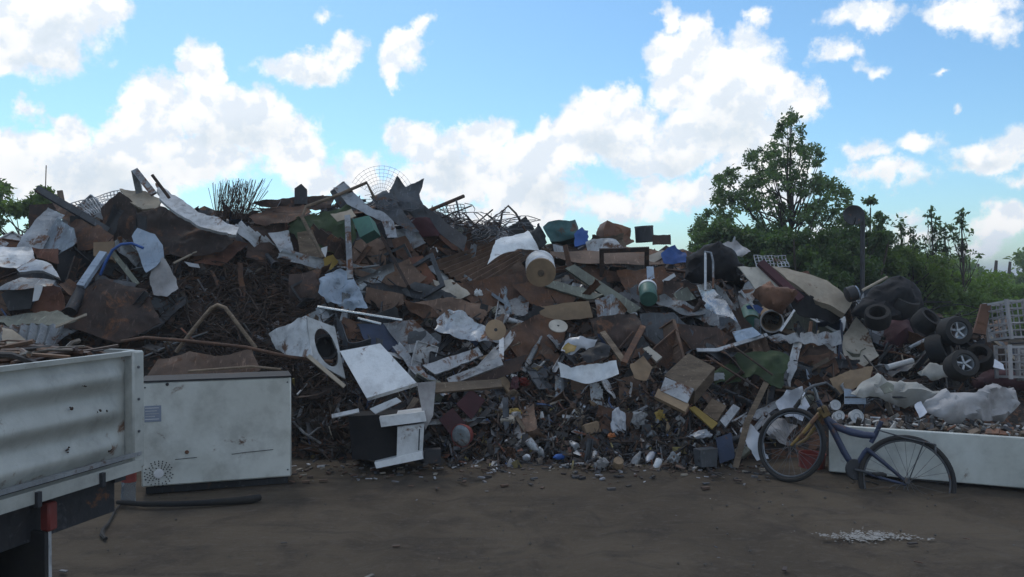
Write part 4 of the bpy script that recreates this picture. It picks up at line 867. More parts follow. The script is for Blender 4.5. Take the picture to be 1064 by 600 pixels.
    for i in range(900):
        a, b = R.uniform(.08, 1.9), R.uniform(.08, Wb - .1); z = rim - .045 + R.uniform(-.04, .075); dr = R.uniform(-.5, .5) + (0 if R.random() < .75 else 1.5)
        q = L(a, b, z); Lh = R.uniform(.06, .35); v = (w * math.cos(dr) + d * math.sin(dr)) * Lh + up * R.uniform(-.03, .03)
        pts = [q - v, q + up * R.uniform(0, .02), q + v]
        pts = [L(min(1.95, max(.05, (p - c0).dot(d))), min(Wb - .06, max(.05, (p - c0).dot(w))), p.z) for p in pts]
        col = R.choice([(.10, .05, .03), (.07, .04, .03), (.15, .08, .045), (.05, .045, .045), (.16, .13, .10)])
        ld.tube(pts, R.uniform(.004, .013), 5, col)
    ld.box(L(1.0, Wb / 2, rim - .19), (1.86, Wb - .1, .25), o, (.05, .035, .028))
    tag(ld.build('scrap_load', 'mixed_scrap'), 'brown tangled bars and wire heaped in the truck bed', 'scrap load', kind='stuff')
truck()

# ------------------------------------------------------------------ long white bin (freezer cabinet lying on its back)
def bin_():
    a, b = gnd(861, 494), gnd(1066, 512); dirn = (b - a); dirn.z = 0; dirn.normalize(); yaw = math.atan2(dirn.y, dirn.x); o = ori(yaw)
    W, Hh, Dp = 1.95, .43, .62; c = a + dirn * (W / 2); c.z = 0
    e = empty('freezer_bin', c, 'long white freezer cabinet lying open as a bin behind the bicycle', 'bin')
    L = lambda x, y, z: c + o @ Vector((x, y, z))
    MB().box(L(0, .02, Hh / 2 + .015), (W, .04, Hh - .03), o, bev=.008).build('front_wall', 'enamel_clean', e)
    MB().box(L(0, Dp - .02, Hh / 2 + .015), (W, .04, Hh - .03), o, bev=.008).build('rear_wall', 'enamel_dirty', e)
    for s_ in (-1, 1): MB().box(L(s_ * (W / 2 - .022), Dp / 2, Hh / 2 + .014), (.04, Dp - .082, Hh - .034), o).build('end_wall', 'enamel_dirty', e)
    MB().box(L(0, Dp / 2, .03), (W - .09, Dp - .09, .03), o).build('floor_plate', 'charcoal', e)
    fl = MB()
    for i in range(700):
        p = L(R.uniform(-W / 2 + .06, W / 2 - .06), R.uniform(.07, Dp - .07), Hh - .10 + R.random() * .13)
        col = R.choice([(.10, .07, .05), (.05, .04, .035), (.18, .13, .09), (.35, .33, .30), (.06, .06, .065), (.2, .09, .05), (.45, .44, .42)])
        rot = Matrix.Rotation(R.random() * 6, 3, Vector((R.random() - .5, R.random() - .5, R.random() - .5)).normalized())
        fl.box(p, (R.uniform(.02, .11), R.uniform(.01, .05), R.uniform(.005, .03)), rot, col)
    fl.box(L(0, Dp / 2, Hh / 2 - .05), (W - .1, Dp - .1, Hh - .18), o, (.05, .04, .035))
    tag(fl.build('bin_rubbish', 'mixed_scrap', smooth=False), 'small mixed rubbish filling the long white bin', 'rubbish', kind='stuff')
    LAND.append((950, 470, 'the long white bin'))
    return L, c
binL, binC = bin_()
for px, py, r, hh, lab in ((890, 433, 7, .05, 'round white tin lid on the rubbish in the bin'), (872, 432, 5, .06, 'small white cup tipped at the corner of the bin'), (868, 421, 5, .07, 'white plastic tub above the small white cup')):
    p = at(px, py, 7.25); e = empty('tin_can' if r > 6 else 'plastic_cup', p - Vector((0, 0, .05)), lab, 'tin' if r > 6 else 'cup')
    rr = r * 7.25 / FPX; ax = Vector((R.uniform(-.3, .3), -1, .25)).normalized()
    MB().lathe(p, ax, [(.001, -hh), (rr * .9, -hh), (rr, 0), (rr * 1.06, .003), (rr * 1.06, .010), (rr * .95, .010), (rr * .93, .004), (.001, .004)], 22).build('body', 'plastic_white', e)
    MB().lathe(p, ax, [(rr * .5, .006), (rr * .5, .010), (rr * .44, .010), (rr * .44, .006)], 22).build('ridge', 'steel_light', e)
T('cloth_sack', 'cream cloth sack slumped at the back of the white bin', 'sack', [(882,412),(892,400),(908,392),(930,398),(960,405),(978,412),(972,428),(940,420),(900,416)], 'cloth_pale', 'cloth', amp=.085, Y=7.45, yaw=0, pitch=35, pillow=.10, ref='the cream sack')
T('cloth_sack', 'long grey cloth sack lying along the top of the white bin', 'sack', [(962,416),(980,408),(1005,410),(1030,406),(1048,405),(1054,424),(1042,437),(1008,438),(985,442),(966,430)], 'cloth_grey', 'cloth', amp=.09, Y=7.15, yaw=0, pitch=30, pillow=.12, ref='the long grey sack')
T('plastic_rag', 'dark stain rag lying on the cream sack', 'rag', [(914,403),(922,398),(930,402),(928,408),(918,409)], 'olive', 'crumple', amp=.02, Y=7.2)
T('sheet_metal', 'pale blue grey panel end behind the bin rubbish', 'panel', [(878,404),(900,406),(900,420),(878,420)], 'pale_blue', 'slab', thick=.02, Y=7.62, yaw=0, pitch=10)
BAR('steel_rod', 'thin dark rod lying level over the bin rubbish', 'rod', [(878,413),(946,413)], 2, 'charcoal', Y=7.4)
T('plastic_bag', 'white crumpled bag corner beside the grey sack in the bin', 'plastic bag', [(950,424),(957,420),(964,432),(956,436)], 'plastic_film', 'crumple', amp=.03, Y=7.1)
T('plastic_bag', 'pale torn plastic bag behind the bicycle front wheel', 'plastic bag', [(806,420),(815,406),(830,404),(838,424),(830,440),(812,436)], 'plastic_film', 'cloth', amp=.06, Y=7.4, yaw=10, pitch=25, ref='the torn bag behind the bicycle')
T('plastic_bag', 'grey torn plastic bag below the pale torn bag', 'plastic bag', [(790,444),(798,430),(812,434),(828,444),(814,462),(798,458)], 'cloth_grey', 'cloth', amp=.06, Y=7.35, yaw=-10, pitch=25)
T('plastic_sheet', 'pale folded plastic sheet at the ground beside the timber prop', 'plastic sheet', [(770,448),(780,440),(794,462),(800,478),(788,480),(776,466)], 'plastic_film', 'cloth', amp=.04, Y=7.3, yaw=-15, pitch=25)

# ------------------------------------------------------------------ bicycle
def bicycle():
    e = empty('bicycle', gnd(888, 512), 'old blue bicycle with yellow fork and no saddle leaning on the white bin', 'bicycle')
    Yb = lambda px: 6.95 - (px - 823) / 120 * .30
    B = lambda px, py, dy=0: at(px, py, Yb(px) + dy)
    def wheel(c, ax, bx, r, spokes):
        ax = Vector(ax).normalized(); bx = Vector(bx); bx = (bx - ax * bx.dot(ax)).normalized(); nz = ax.cross(bx)
        w = empty('wheel', c - e.location); w.parent = e
        MB().ring(c, ax, bx, r, .019, 56, 8).build('tyre', 'rubber', w)
        MB().ring(c, ax, bx, r - .026, .009, 56, 6).build('rim', 'slate', w)
        MB().tube([c - nz * .04, c + nz * .04], .022, 12).build('hub', 'slate', w)
        sp = MB()
        for k in range(spokes):
            a = 6.283 * k / spokes; dd = ax * math.cos(a) + bx * math.sin(a); tt = ax * -math.sin(a) + bx * math.cos(a)
            sp.tube([c + nz * (.03 if k % 2 else -.03) + tt * .018 * (1 if k % 4 < 2 else -1), c + dd * (r - .03)], .0016, 4)
        sp.build('spokes', 'wire_grey', w)
        return w
    wheel(B(822, 462), (.30, .10, .94), (.62, -.78, -.1), .292, 28)
    wheel(B(942, 500), (1, -.25, 0), (.05, .22, .97), .345, 24)
    fr = MB(); TU = lambda pts, r: fr.tube([B(*p) for p in pts], r, 10)
    TU([(850,416),(855,428),(860,440)], .021)
    TU([(856,430),(866,448),(877,470),(887,486)], [.024, .027, .027, .024])
    TU([(858,434),(870,444),(884,449),(897,452),(909,453)], [.024, .03, .032, .030, .026])
    TU([(916,438),(909,453),(905,460)], .018)
    TU([(888,487),(898,470),(902,466)], .017)
    fr.build('frame', 'blue_frame', e)
    fr = MB(); TU([(901,467),(922,484),(943,502)], [.019, .016, .012]); TU([(889,488),(916,497),(942,504)], .011); fr.build('rear_stay', 'blue_frame', e)
    fk = MB()
    fk.tube([B(853, 428), B(845, 437, -.06), B(833, 452, -.07), B(822, 463, -.05)], [.018, .017, .014, .011], 9)
    fk.tube([B(853, 428), B(850, 440, .07), B(838, 456, .07), B(826, 464, .05)], [.018, .017, .014, .011], 9)
    fk.build('fork', 'ochre', e)
    MB().box(B(856, 428, -.03), (.075, .05, .09), Matrix.Rotation(-.5, 3, 'Y'), bev=.008).build('bracket', 'ochre', e)
    st = MB(); st.tube([B(851, 420), B(848, 409), B(845, 402)], .014, 9); st.build('stem', 'galvanised', e)
    hb = MB(); hb.tube([B(832, 416, -.22), B(838, 405, -.18), B(845, 401, -.05), B(850, 400, .08), B(858, 398, .18), B(866, 404, .22)], .012, 9); hb.build('handlebar', 'slate', e)
    for a, b, dy in (((832, 416), (826, 424), -.22), ((866, 404), (872, 411), .22)):
        MB().tube([B(*a, dy), B(*b, dy)], .017, 9).build('grip', 'rubber', e)
    MB().tube([B(838, 405, -.16), B(834, 412, -.24), B(832, 422, -.24)], .006, 6).build('brake_lever', 'chrome', e)
    cb = MB(); cb.tube([B(836, 408, -.15), B(842, 416, -.2), B(852, 420, -.12), B(858, 432, -.03)], .004, 5); cb.tube([B(846, 402, 0), B(858, 404, .1), B(862, 418, .06), B(864, 436, .0)], .004, 5); cb.build('brake_cable', 'rubber', e)
    MB().lathe(B(888, 488, -.03), (.2, -1, .2), [(.001, .012), (.08, .012), (.085, 0), (.07, -.01), (.001, -.01)], 26).build('chain_guard', 'charcoal', e)
    cr = MB(); cr.tube([B(888, 488, -.05), B(911, 493, -.06)], .010, 7); cr.build('crank', 'slate', e)
    MB().box(B(914, 493, -.1), (.09, .07, .02), None, bev=.005).build('pedal', 'rubber', e)
    rk = MB()
    for dy in (-.06, .06): rk.tube([B(912, 447, dy), B(940, 455, dy), B(972, 462, dy)], .006, 6)
    for px, py in ((925, 451), (940, 455), (956, 459), (971, 462)): rk.tube([B(px, py, -.06), B(px, py, .06)], .005, 6)
    rk.tube([B(972, 462), B(972, 472)], .008, 6); rk.tube([B(960, 460, -.06), B(944, 500, -.04)], .005, 6)
    rk.build('carrier', 'slate', e)
    LAND.append((890, 470, 'the bicycle'))
bicycle()
DRUM('bucket', 'red bucket behind the bicycle front wheel', 'bucket', (843,493), (844,472), 13, 'red_plastic', Y=7.35, wall=.012, parts=(('rim', 'red_plastic', .94, 1.05, .012),), ref='the red bucket')

# ------------------------------------------------------------------ stove, washer shell, white lid
def stove():
    e = empty('stove', gnd(404, 487), 'white and black stove lying on its side at the heap foot', 'stove')
    Yq = 7.2
    bx = lambda n, poly, mt, th, Y, **k: T(n, None, None, poly, mt, 'slab', thick=th, Y=Y, parent=e, clear=False, **k)
    bx('body', [(362,433),(413,430),(413,480),(366,477)], 'black_plastic', .45, Yq + .05, yaw=6, pitch=4)
    bx('top_plate', [(394,434),(441,428),(443,438),(396,444)], 'enamel', .45, Yq - .06, yaw=6, pitch=4)
    d = bx('oven_door', [(413,444),(441,440),(439,472),(412,478)], 'enamel', .05, Yq - .03, yaw=6, pitch=4)
    bx('plinth', [(389,481),(438,469),(440,477),(391,487)], 'enamel', .4, Yq - .06, yaw=6, pitch=4)
    MB().tube([at(436, 446, Yq - .08), at(435, 468, Yq - .08)], .006, 7).build('handle', 'slate', d)
    LAND.append((404, 460, 'the stove'))
stove()
e = empty('appliance_cover', at(392, 414, 7.2), 'scuffed square white appliance top tilted above the stove', 'appliance top')
T('top_plate', None, None, [(353,365),(395,357),(433,398),(381,414)], 'enamel', 'slab', thick=.05, Y=7.35, yaw=-8, pitch=38, parent=e, clear=False)
pl, pn = at(392, 386, 7.35), Vector((math.sin(rad(-8)) * math.cos(rad(38)), -math.cos(rad(-8)) * math.cos(rad(38)), math.sin(rad(38))))
for pts in ([(366,372),(376,378),(386,378),(394,386),(388,398)], [(402,386),(408,394),(414,402)], [(360,366),(372,366),(382,372)], [(398,384),(410,380),(420,388),(424,400)], [(376,398),(384,394),(390,404)]):
    MB().tube([q + pn * .003 for q in unproj(pts, pl, pn)], .0035, 4).build('scratch', 'charcoal', e)
LAND.append((392, 386, 'the scuffed white top'))
T('perforated_strip', 'white slotted strip lying between the stove and the white top', 'strip', [(384,425),(412,413),(417,417),(390,430)], 'enamel', 'slab', thick=.015, Y=7.15, yaw=-5, pitch=30)
BAR('metal_trim', 'white bar lying above the dark stove side', 'bar', [(345,433),(373,427)], 4.5, 'enamel_dirty', Y=7.2, flat=.5)
def washer():
    e = empty('washing_machine', at(318, 385, 7.6), 'crushed white washing machine shell with a round door opening', 'washing machine')
    T('side_panel', None, None, [(282,347),(302,336),(319,329),(323,370),(302,372),(286,363)], 'enamel_dirty', 'crumple', amp=.03, thick=.012, Y=7.62, yaw=-38, pitch=14, parent=e, clear=False)
    yw, pt = rad(22), rad(8); n = Vector((math.sin(yw) * math.cos(pt), -math.cos(yw) * math.cos(pt), math.sin(pt))); p0 = at(338, 360, 7.5)
    A, B_, C_, D_ = unproj([(319,329),(348,340),(359,394),(324,374)], p0, n); q = lambda s, t: A * (1 - s) * (1 - t) + B_ * s * (1 - t) + C_ * s * t + D_ * (1 - s) * t
    N = 32; vs = []; fs = []
    for k in range(N):
        a = 6.2832 * k / N + .785; c, s = math.cos(a), math.sin(a); m_ = max(abs(c), abs(s))
        o_ = q(.5 + .5 * c / m_, .5 + .5 * s / m_); i_ = q(.54 + .37 * c, .52 + .38 * s); d_ = .012 * mnoise.noise((c * 2, s * 2, 1))
        vs += [o_ + n * d_, i_ + n * d_, i_ - n * .07, o_ - n * .07]
    for k in range(N):
        b0, b1 = k * 4, ((k + 1) % N) * 4
        for j in range(4): fs.append((b0 + j, b0 + (j + 1) % 4, b1 + (j + 1) % 4, b1 + j))
    fp = MB().add(vs, fs).build('front_panel', 'enamel', e)
    cc = q(.54, .52); r = (q(.91, .52) - cc).length
    MB().lathe(cc, -n, [(r * 1.0, .05), (r * .98, .10), (r * .9, .34), (.001, .34)], 28).build('drum', 'slate', e)
    MB().ring(cc - n * .02, (q(.91, .52) - cc).normalized(), n.cross((q(.91, .52) - cc).normalized()), r * .93, .016, 32, 6).build('door_seal', 'rubber', e)
    T('back_shell', None, None, [(300,340),(322,330),(346,344),(342,386),(320,378),(302,368)], 'rust_dark', 'crumple', amp=.03, thick=.02, Y=7.95, yaw=10, pitch=10, parent=e, clear=False)
washer()
LAND.append((320, 355, 'the crushed washing machine'))
# lamp with a red housing, wooden reel ends
def disc(name, label, cat, px, py, r, Y, ax, mat, parts, ref=None):
    p = at(px, py, Y); rr = r * Y / FPX; e = empty(name, p - Vector((0, 0, rr)), label, cat)
    ax = Vector(ax).normalized()
    for (n, m_, prof) in parts: MB().lathe(p, ax, [(a * rr, h * rr) for a, h in prof], 28).build(n, m_, e)
    if ref: LAND.append((px, py, ref))
disc('lamp', 'round lamp with a grey lens and red housing at the heap foot', 'lamp', 479, 453, 12, 7.2, (-.55, -1, .0), None,
     [('lens', 'galvanised', [(.001, .07), (.5, .06), (.9, .02), (.95, -.02)]), ('housing', 'red_plastic', [(.95, .0), (1.0, .02), (1.02, -.1), (.85, -.7), (.4, -1.1), (.001, -1.1)])], 'the red lamp')
disc('wooden_disc', 'round brown wooden reel end on the light crumpled sheet', 'reel end', 515, 343, 11, 7.75, (.25, -1, .25), None,
     [('disc', 'cardboard', [(.001, .06), (1, .06), (1, -.06), (.001, -.06)]), ('hub_hole', 'charcoal', [(.001, .075), (.16, .075), (.16, .05)])], 'the wooden reel end')
disc('wooden_disc', 'round pale disc lying on the brown slope above the white bag', 'disc', 580, 339, 10, 8.1, (.1, -.6, .8), None,
     [('disc', 'cream', [(.001, .05), (1, .05), (1, -.05), (.001, -.05)]), ('hub_hole', 'charcoal', [(.001, .065), (.12, .065), (.12, .04)])], None)
# car wheels
def carwheel(px, py, r, Y, ax, label):
    p = at(px, py, Y); rr = r * Y / FPX; ax = Vector(ax).normalized(); e = empty('car_wheel', p - Vector((0, 0, rr)), label, 'wheel', 'alloy car wheels stacked by the crates')
    MB().lathe(p, ax, [(rr * .58, .05), (rr * .66, .07), (rr * .95, .06), (rr, .03), (rr, -.10), (rr * .9, -.13), (rr * .58, -.12)], 36).build('tyre', 'rubber', e)
    rm = MB().lathe(p, ax, [(rr * .60, .055), (rr * .57, .06), (rr * .53, .04), (rr * .51, -.08)], 30).build('rim', 'steel_light', e)
    u = ax.orthogonal().normalized(); w = ax.cross(u)
    for k in range(5):
        a = 6.283 * k / 5 + .3; dd = u * math.cos(a) + w * math.sin(a)
        MB().bar(p + dd * rr * .08 + ax * .03, p + dd * rr * .54 + ax * .035, rr * .13, .02, up=ax).build('spoke', 'steel_light', rm)
    MB().lathe(p, ax, [(.001, .05), (rr * .1, .048), (rr * .13, .02)], 16).build('hub_cap', 'steel_light', rm)
carwheel(993, 344, 15, 8.2, (.05, -1, .15), 'car wheel with silver spokes, upper of the two by the crates')
carwheel(1000, 379, 15, 7.8, (0, -1, .45), 'car wheel with silver spokes, lower of the two by the crates')
LAND.append((996, 360, 'the car wheels'))
for i, (px, py, r, Y, ax, lab) in enumerate(((962, 334, 13, 8.5, (.4, -.6, .7), 'bare black tyre lying behind the plum bag'), (975, 362, 15, 8.3, (.7, -.7, .3), 'bare black tyre standing between bag and wheels'), (1018, 372, 13, 8.2, (-.5, -.6, .6), 'bare black tyre leaning toward the white crates'),
        (940, 318, 13, 8.9, (.2, -.4, .9), 'bare black tyre lying under the pointed tarpaulin'), (912, 330, 13, 8.5, (-.3, -.6, .8), 'bare black tyre lying behind the plywood board'))):
    p = at(px, py, Y); rr = r * Y / FPX; ax = Vector(ax).normalized()
    o = MB().lathe(p, ax, [(rr * .58, .05), (rr * .66, .08), (rr * .93, .08), (rr, .04), (rr, -.04), (rr * .93, -.08), (rr * .66, -.08), (rr * .58, -.05), (rr * .62, 0), (rr * .58, .05)], 36).build('tyre', 'rubber')
    tag(o, lab, 'tyre', 'loose tyres on the low end of the heap')
# white plastic crates, slatted
def crate(pc, w, h, d, yaw, pitch, label, name='plastic_crate', rows=4, cols=3):
    e = empty(name, pc, label, 'crate', 'white slatted crates beside the wheels'); o = ori(yaw) @ Matrix.Rotation(pitch, 3, 'X')
    L = lambda x, y, z: pc + o @ Vector((x, y, z))
    for sx in (-1, 1):
        for sy in (-1, 1): MB().box(L(sx * w / 2, sy * d / 2, h / 2), (.028, .028, h), o).build('corner_post', 'cloth_grey', e)
    for k in range(rows + 1):
        z = .02 + (h - .04) * k / rows
        for sy in (-1, 1): MB().box(L(0, sy * (d / 2 + .001), z), (w - .03, .012, .022 if k in (0, rows) else .012), o).build('slat', 'cloth_grey', e)
        for sx in (-1, 1): MB().box(L(sx * (w / 2 + .001), 0, z), (.012, d - .03, .022 if k in (0, rows) else .012), o).build('slat', 'cloth_grey', e)
    for k in range(1, cols):
        x = -w / 2 + w * k / cols
        for sy in (-1, 1): MB().box(L(x, sy * (d / 2 - .012), h / 2), (.010, .008, h - .04), o).build('upright', 'cloth_grey', e)
    MB().box(L(0, 0, .02), (w - .05, d - .05, .015), o).build('floor_plate', 'cloth_grey', e)
crate(at(1048, 354, 8.4), .20, .40, .28, .25, -.18, 'tall white slatted crate standing behind the other crate', rows=5)
crate(at(1058, 394, 7.9), .26, .32, .28, -.1, -.1, 'white slatted crate standing above the maroon cushion')
crate(at(1090, 398, 7.7), .34, .30, .34, .1, 0., 'white slatted crate cut by the picture edge')
T('plastic_sheet', 'small white film scrap between the wheels and crates', 'film scrap', [(1034,374),(1042,378),(1044,384),(1032,382)], 'plastic_film', 'crumple', amp=.02, Y=7.7)

# ------------------------------------------------------------------ wire work on the crest
def strands(name, label, cat, mat, gen, n, kind=None):
    mb = MB()
    for i in range(n):
        pts, r = gen(i); mb.tube(pts, r, 4, cap=False)
    return tag(mb.build(name, mat, smooth=False), label, cat, kind=kind)
def brush(i):
    x = 240 + R.uniform(-17, 17); y0 = 228; top = 185 + abs(R.gauss(0, 7)) + (8 * R.random() if R.random() < .4 else 0)
    Yq = 10 + R.uniform(-.25, .25); a = at(x, y0, Yq); lean = (x - 240) * .22 + 6 + R.gauss(0, 8)
    b = at(x + lean * .5, (y0 + top) / 2, Yq + R.uniform(-.08, .08)); c = at(x + lean, top, Yq + R.uniform(-.15, .15))
    return [a, b, c], R.uniform(.0016, .0034)
strands('wire_bundle', 'upright bundle of bare twiggy wire on the crest', 'wire bundle', 'wire_rust', brush, 170)
LAND.append((240, 200, 'the twiggy wire bundle'))
def tangle(cx, cy, rx, ry, Y, dz=.2, r=.006, n=6, curl=1.):
    def f(i):
        p = Vector((R.gauss(0, .45), R.gauss(0, .5), R.gauss(-.2, .4))); d = Vector((R.gauss(0, 1), R.gauss(0, .6), R.gauss(0, .8))).normalized(); pts = []; st = R.uniform(.12, .34)
        for k in range(n):
            pts.append(at(cx + p.x * rx, cy - p.z * ry, Y + p.y * dz)); d = (d + Vector((R.gauss(0, .3), R.gauss(0, .3), R.gauss(0, .3) - .12 * p.z)) * curl).normalized(); p = p + d * st
        return pts, r * R.uniform(.5, 1.1)
    return f
def hug(x0, x1, y0, y1, r, lift=.22, flat=.35):                    # strands lying over the slope
    def f(i):
        x, y = R.uniform(x0, x1), R.uniform(y0, y1); a = R.gauss(0, flat) + (math.pi if R.random() < .5 else 0); st = R.uniform(6, 22); pts = []
        for k in range(6):
            pts.append(P3(x, y, R.uniform(.02, lift))); a += R.gauss(0, .45); x += math.cos(a) * st; y += math.sin(a) * st * .7
            y = min(y1 + 12, max(y0 - 8, y))
        return pts, r * R.uniform(.5, 1.2)
    return f
strands('wire_tangle', 'grey curly wire tangle on the crest beside the white creased sheet', 'wire tangle', 'wire_grey', tangle(512, 236, 26, 14, 10.2, .5, .006, 7), 90)
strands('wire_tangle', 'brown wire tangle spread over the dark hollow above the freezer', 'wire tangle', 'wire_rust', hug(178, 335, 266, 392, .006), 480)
strands('wire_tangle', 'brown wire tangle beside the crushed washing machine', 'wire tangle', 'wire_rust', hug(300, 372, 380, 450, .005, .16, .8), 90)
strands('wire_tangle', 'black cable tangle behind the plywood board', 'wire tangle', 'rubber', hug(890, 965, 322, 368, .010, .2, .5), 60)
strands('wire_tangle', 'dark cable tangle around the car wheels', 'wire tangle', 'rubber', hug(960, 1050, 335, 400, .008, .25, .6), 70)
strands('wire_tangle', 'loose rusty wire sprouting beside the twiggy bundle', 'wire tangle', 'wire_rust', tangle(282, 218, 34, 9, 10.2, .4, .005, 6), 60)
strands('wire_tangle', 'thin wire snarl at the peak of the heap', 'wire tangle', 'wire_grey', tangle(398, 210, 20, 10, 10.0, .3, .005, 6), 50)
strands('wire_tangle', 'brown wire snarl near the end of the crest bar', 'wire tangle', 'wire_rust', tangle(474, 228, 20, 9, 10.1, .3, .005, 6), 40)
for x0, y0, x1, y1, lab in ((488,238,512,218,'thin rod rising from the grey curly wire'),(500,240,482,222,'thin rod leaning back over the grey curly wire'),(528,242,505,222,'thin rod crossing the grey curly wire'),(455,228,490,214,'thin rod lying along the crest bar')):
    BAR('steel_rod', lab, 'rod', [(x0, y0), (x1, y1)], 1.6, 'wire_rust', Y=[10.1, 10.3])
BAR('bent_pipe', 'thin arched hoop above the grey curly wire', 'hoop', [(519,238),(522,220),(528,214),(536,222),(546,240)], 2.2, 'rust_dark', Y=10.2)
# wire dome (fan grille)
dm = MB()
for k in range(8):
    r = 9 + k * 3.9
    dm.tube([at(396 + r * math.cos(a) * .95, 207 - r * math.sin(a) * .95, 10.6 + .004 * r) for a in np.linspace(rad(18), rad(150), 16)], .0024, 4)
for k in range(15):
    a = rad(18 + k * 132 / 14); dm.tube([at(396 + r * math.cos(a) * .95, 207 - r * math.sin(a) * .95, 10.6 + .004 * r) for r in (8, 22, 37)], .0018, 4)
tag(dm.build('wire_grille', 'steel_light'), 'round wire grille standing up behind the fan shaped sheet', 'grille')
# netting panels
def netting(name, label, poly, mat, nu, nv, r, Y, yaw, pitch):
    cx = sum(q[0] for q in poly) / 4; cy = sum(q[1] for q in poly) / 4; p, n = frame_for(cx, cy, .2, Y, yaw, pitch); a, b, c, d = unproj(poly, p, n); mb = MB()
    q = lambda s, t: a * (1 - s) * (1 - t) + b * s * (1 - t) + c * s * t + d * (1 - s) * t + n * .04 * mnoise.noise((s * 3, t * 3, cx))
    for i in range(nu + 1): mb.tube([q(i / nu, t) for t in np.linspace(0, 1, 8)], r, 4)
    for j in range(nv + 1): mb.tube([q(s, j / nv) for s in np.linspace(0, 1, 8)], r, 4)
    tag(mb.build(name, mat, smooth=False), label, 'netting')
netting('wire_netting', 'white wire netting flattened on the crest behind the rusty sheet', [(66,213),(126,198),(122,214),(88,226)], 'enamel_dirty', 16, 6, .007, 10.2, 0, 50)
netting('wire_rack', 'pale wire rack lying below the bushes at the crest end', [(783,266),(816,266),(820,278),(786,278)], 'steel_light', 9, 4, .006, 9.6, 0, 40)
netting('wire_rack', 'grey wire rack on the crest beside the curly wire', [(456,214),(482,212),(486,228),(462,232)], 'wire_grey', 7, 5, .006, 10.4, 0, 20)
BAR('antenna_rod', 'hair thin rod standing up at the heap end behind the truck', 'rod', [(47,205),(48,172)], 1., 'wire_rust', Y=9.8)
# ------------------------------------------------------------------ loose pieces over the whole slope, each an object of its own
USED = set()
def where(px, py, head):
    near = sorted(LAND, key=lambda q: (q[0] - px) ** 2 + ((q[1] - py) * 1.2) ** 2)[:5]; b = near[0]; dx, dy = px - b[0], py - b[1]; opts = []
    if abs(dx) < 9 and abs(dy) < 7: opts.append('against ' + b[2])
    v = ('below ' if dy > 0 else 'above ')
    if abs(dy) > abs(dx) * .8: opts += [v + b[2], 'close ' + v + b[2] if math.hypot(dx, dy) < 24 else 'well ' + v + b[2]]
    else: opts += ['beside ' + b[2], ('close ' if math.hypot(dx, dy) < 24 else 'out ') + 'beside ' + b[2]]
    opts += ['between ' + b[2] + ' and ' + q[2] for q in near[1:]] + [v + b[2] + ' toward ' + q[2] for q in near[1:]] + ['between ' + near[1][2] + ' and ' + q[2] for q in near[2:]]
    for o in opts:
        s = head + ' ' + o
        if len(s.split()) <= 16 and s not in USED: USED.add(s); return s
    return head + ' ' + opts[0]
TOPPX = [(0, 262), (60, 235), (140, 215), (250, 225), (345, 205), (420, 205), (480, 230), (560, 255), (700, 262), (780, 280), (850, 310), (900, 318), (1000, 345), (1070, 370)]
BOTPX = [(0, 350), (140, 362), (300, 400), (310, 480), (440, 484), (760, 488), (860, 430), (1070, 410)]
def toppx(x): return float(np.interp(x, [q[0] for q in TOPPX], [q[1] for q in TOPPX]))
def botpx(x): return float(np.interp(x, [q[0] for q in BOTPX], [q[1] for q in BOTPX]))
def rot_on(n, jit):
    z = (n + Vector((R.gauss(0, jit), R.gauss(0, jit), R.gauss(0, jit)))).normalized(); u = z.orthogonal().normalized(); u = Matrix.Rotation(R.random() * 6.283, 3, z) @ u
    return Matrix((u, z.cross(u), z)).transposed()
def proto_sheet(kind, sx, sy, seed):
    bm = bmesh.new(); N = 9
    q = Vector((seed * 3.7, seed * 1.3, 0)); gv = {}
    for i in range(N + 1):
        for j in range(N + 1):
            x, y = (i / N - .5) * sx, (j / N - .5) * sy
            z = .05 * mnoise.noise(Vector((x * 3, y * 3, 0)) + q) + (.018 * math.sin(i * 2.1) if kind == 'corr' else .03 * abs(mnoise.noise(Vector((x * 8, y * 8, 2)) + q)))
            if kind == 'bent': z += .25 * (x / sx) ** 2 * sx
            if kind == 'fold': z += .35 * abs(x) * (1 if x > 0.08 * seed % .1 else .2)
            ex = .012 if i in (0, N) or j in (0, N) else 0
            if seed % 3 == 0 and i == N: z += .07
            if seed % 4 == 1 and j == 0: z -= .06
            z += .09 * max(0, (x / sx + y / sy) * (1 if seed % 2 else -1) - .45)
            gv[i, j] = bm.verts.new((x + R.gauss(0, ex), y + R.gauss(0, ex), z))
    cut = seed % 4
    for i in range(N):
        for j in range(N):
            if (cut == 1 and i + j < 3) or (cut == 2 and i - j > 5) or (cut == 3 and i + j > 14): continue
            bm.faces.new((gv[i, j], gv[i + 1, j], gv[i + 1, j + 1], gv[i, j + 1]))
    bmesh.ops.delete(bm, geom=[v for v in bm.verts if not v.link_faces], context='VERTS')
    old = bm.faces[:]; ex = bmesh.ops.extrude_face_region(bm, geom=old)
    for x in ex['geom']:
        if isinstance(x, bmesh.types.BMVert): x.co.z -= .008
    bmesh.ops.recalc_face_normals(bm, faces=bm.faces[:])
    me = bpy.data.meshes.new('offcut'); bm.to_mesh(me); bm.free()
    me.polygons.foreach_set('use_smooth', [True] * len(me.polygons)); me.set_sharp_from_angle(angle=rad(45)); return me
STRIP = [proto_sheet(k, 1, w_, 20 + i) for i, (k, w_) in enumerate((('flat', .10), ('bent', .14), ('flat', .18), ('fold', .12)))]
SHP = [proto_sheet(k, sx, sy, i) for i, (k, sx, sy) in enumerate((('corr', 1, .7), ('bent', 1, .6), ('flat', 1, .45), ('corr', .9, .8), ('fold', 1, .8), ('bent', 1, .35), ('flat', .8, .8), ('fold', 1, .5), ('corr', 1, .5), ('flat', 1, .25)))]
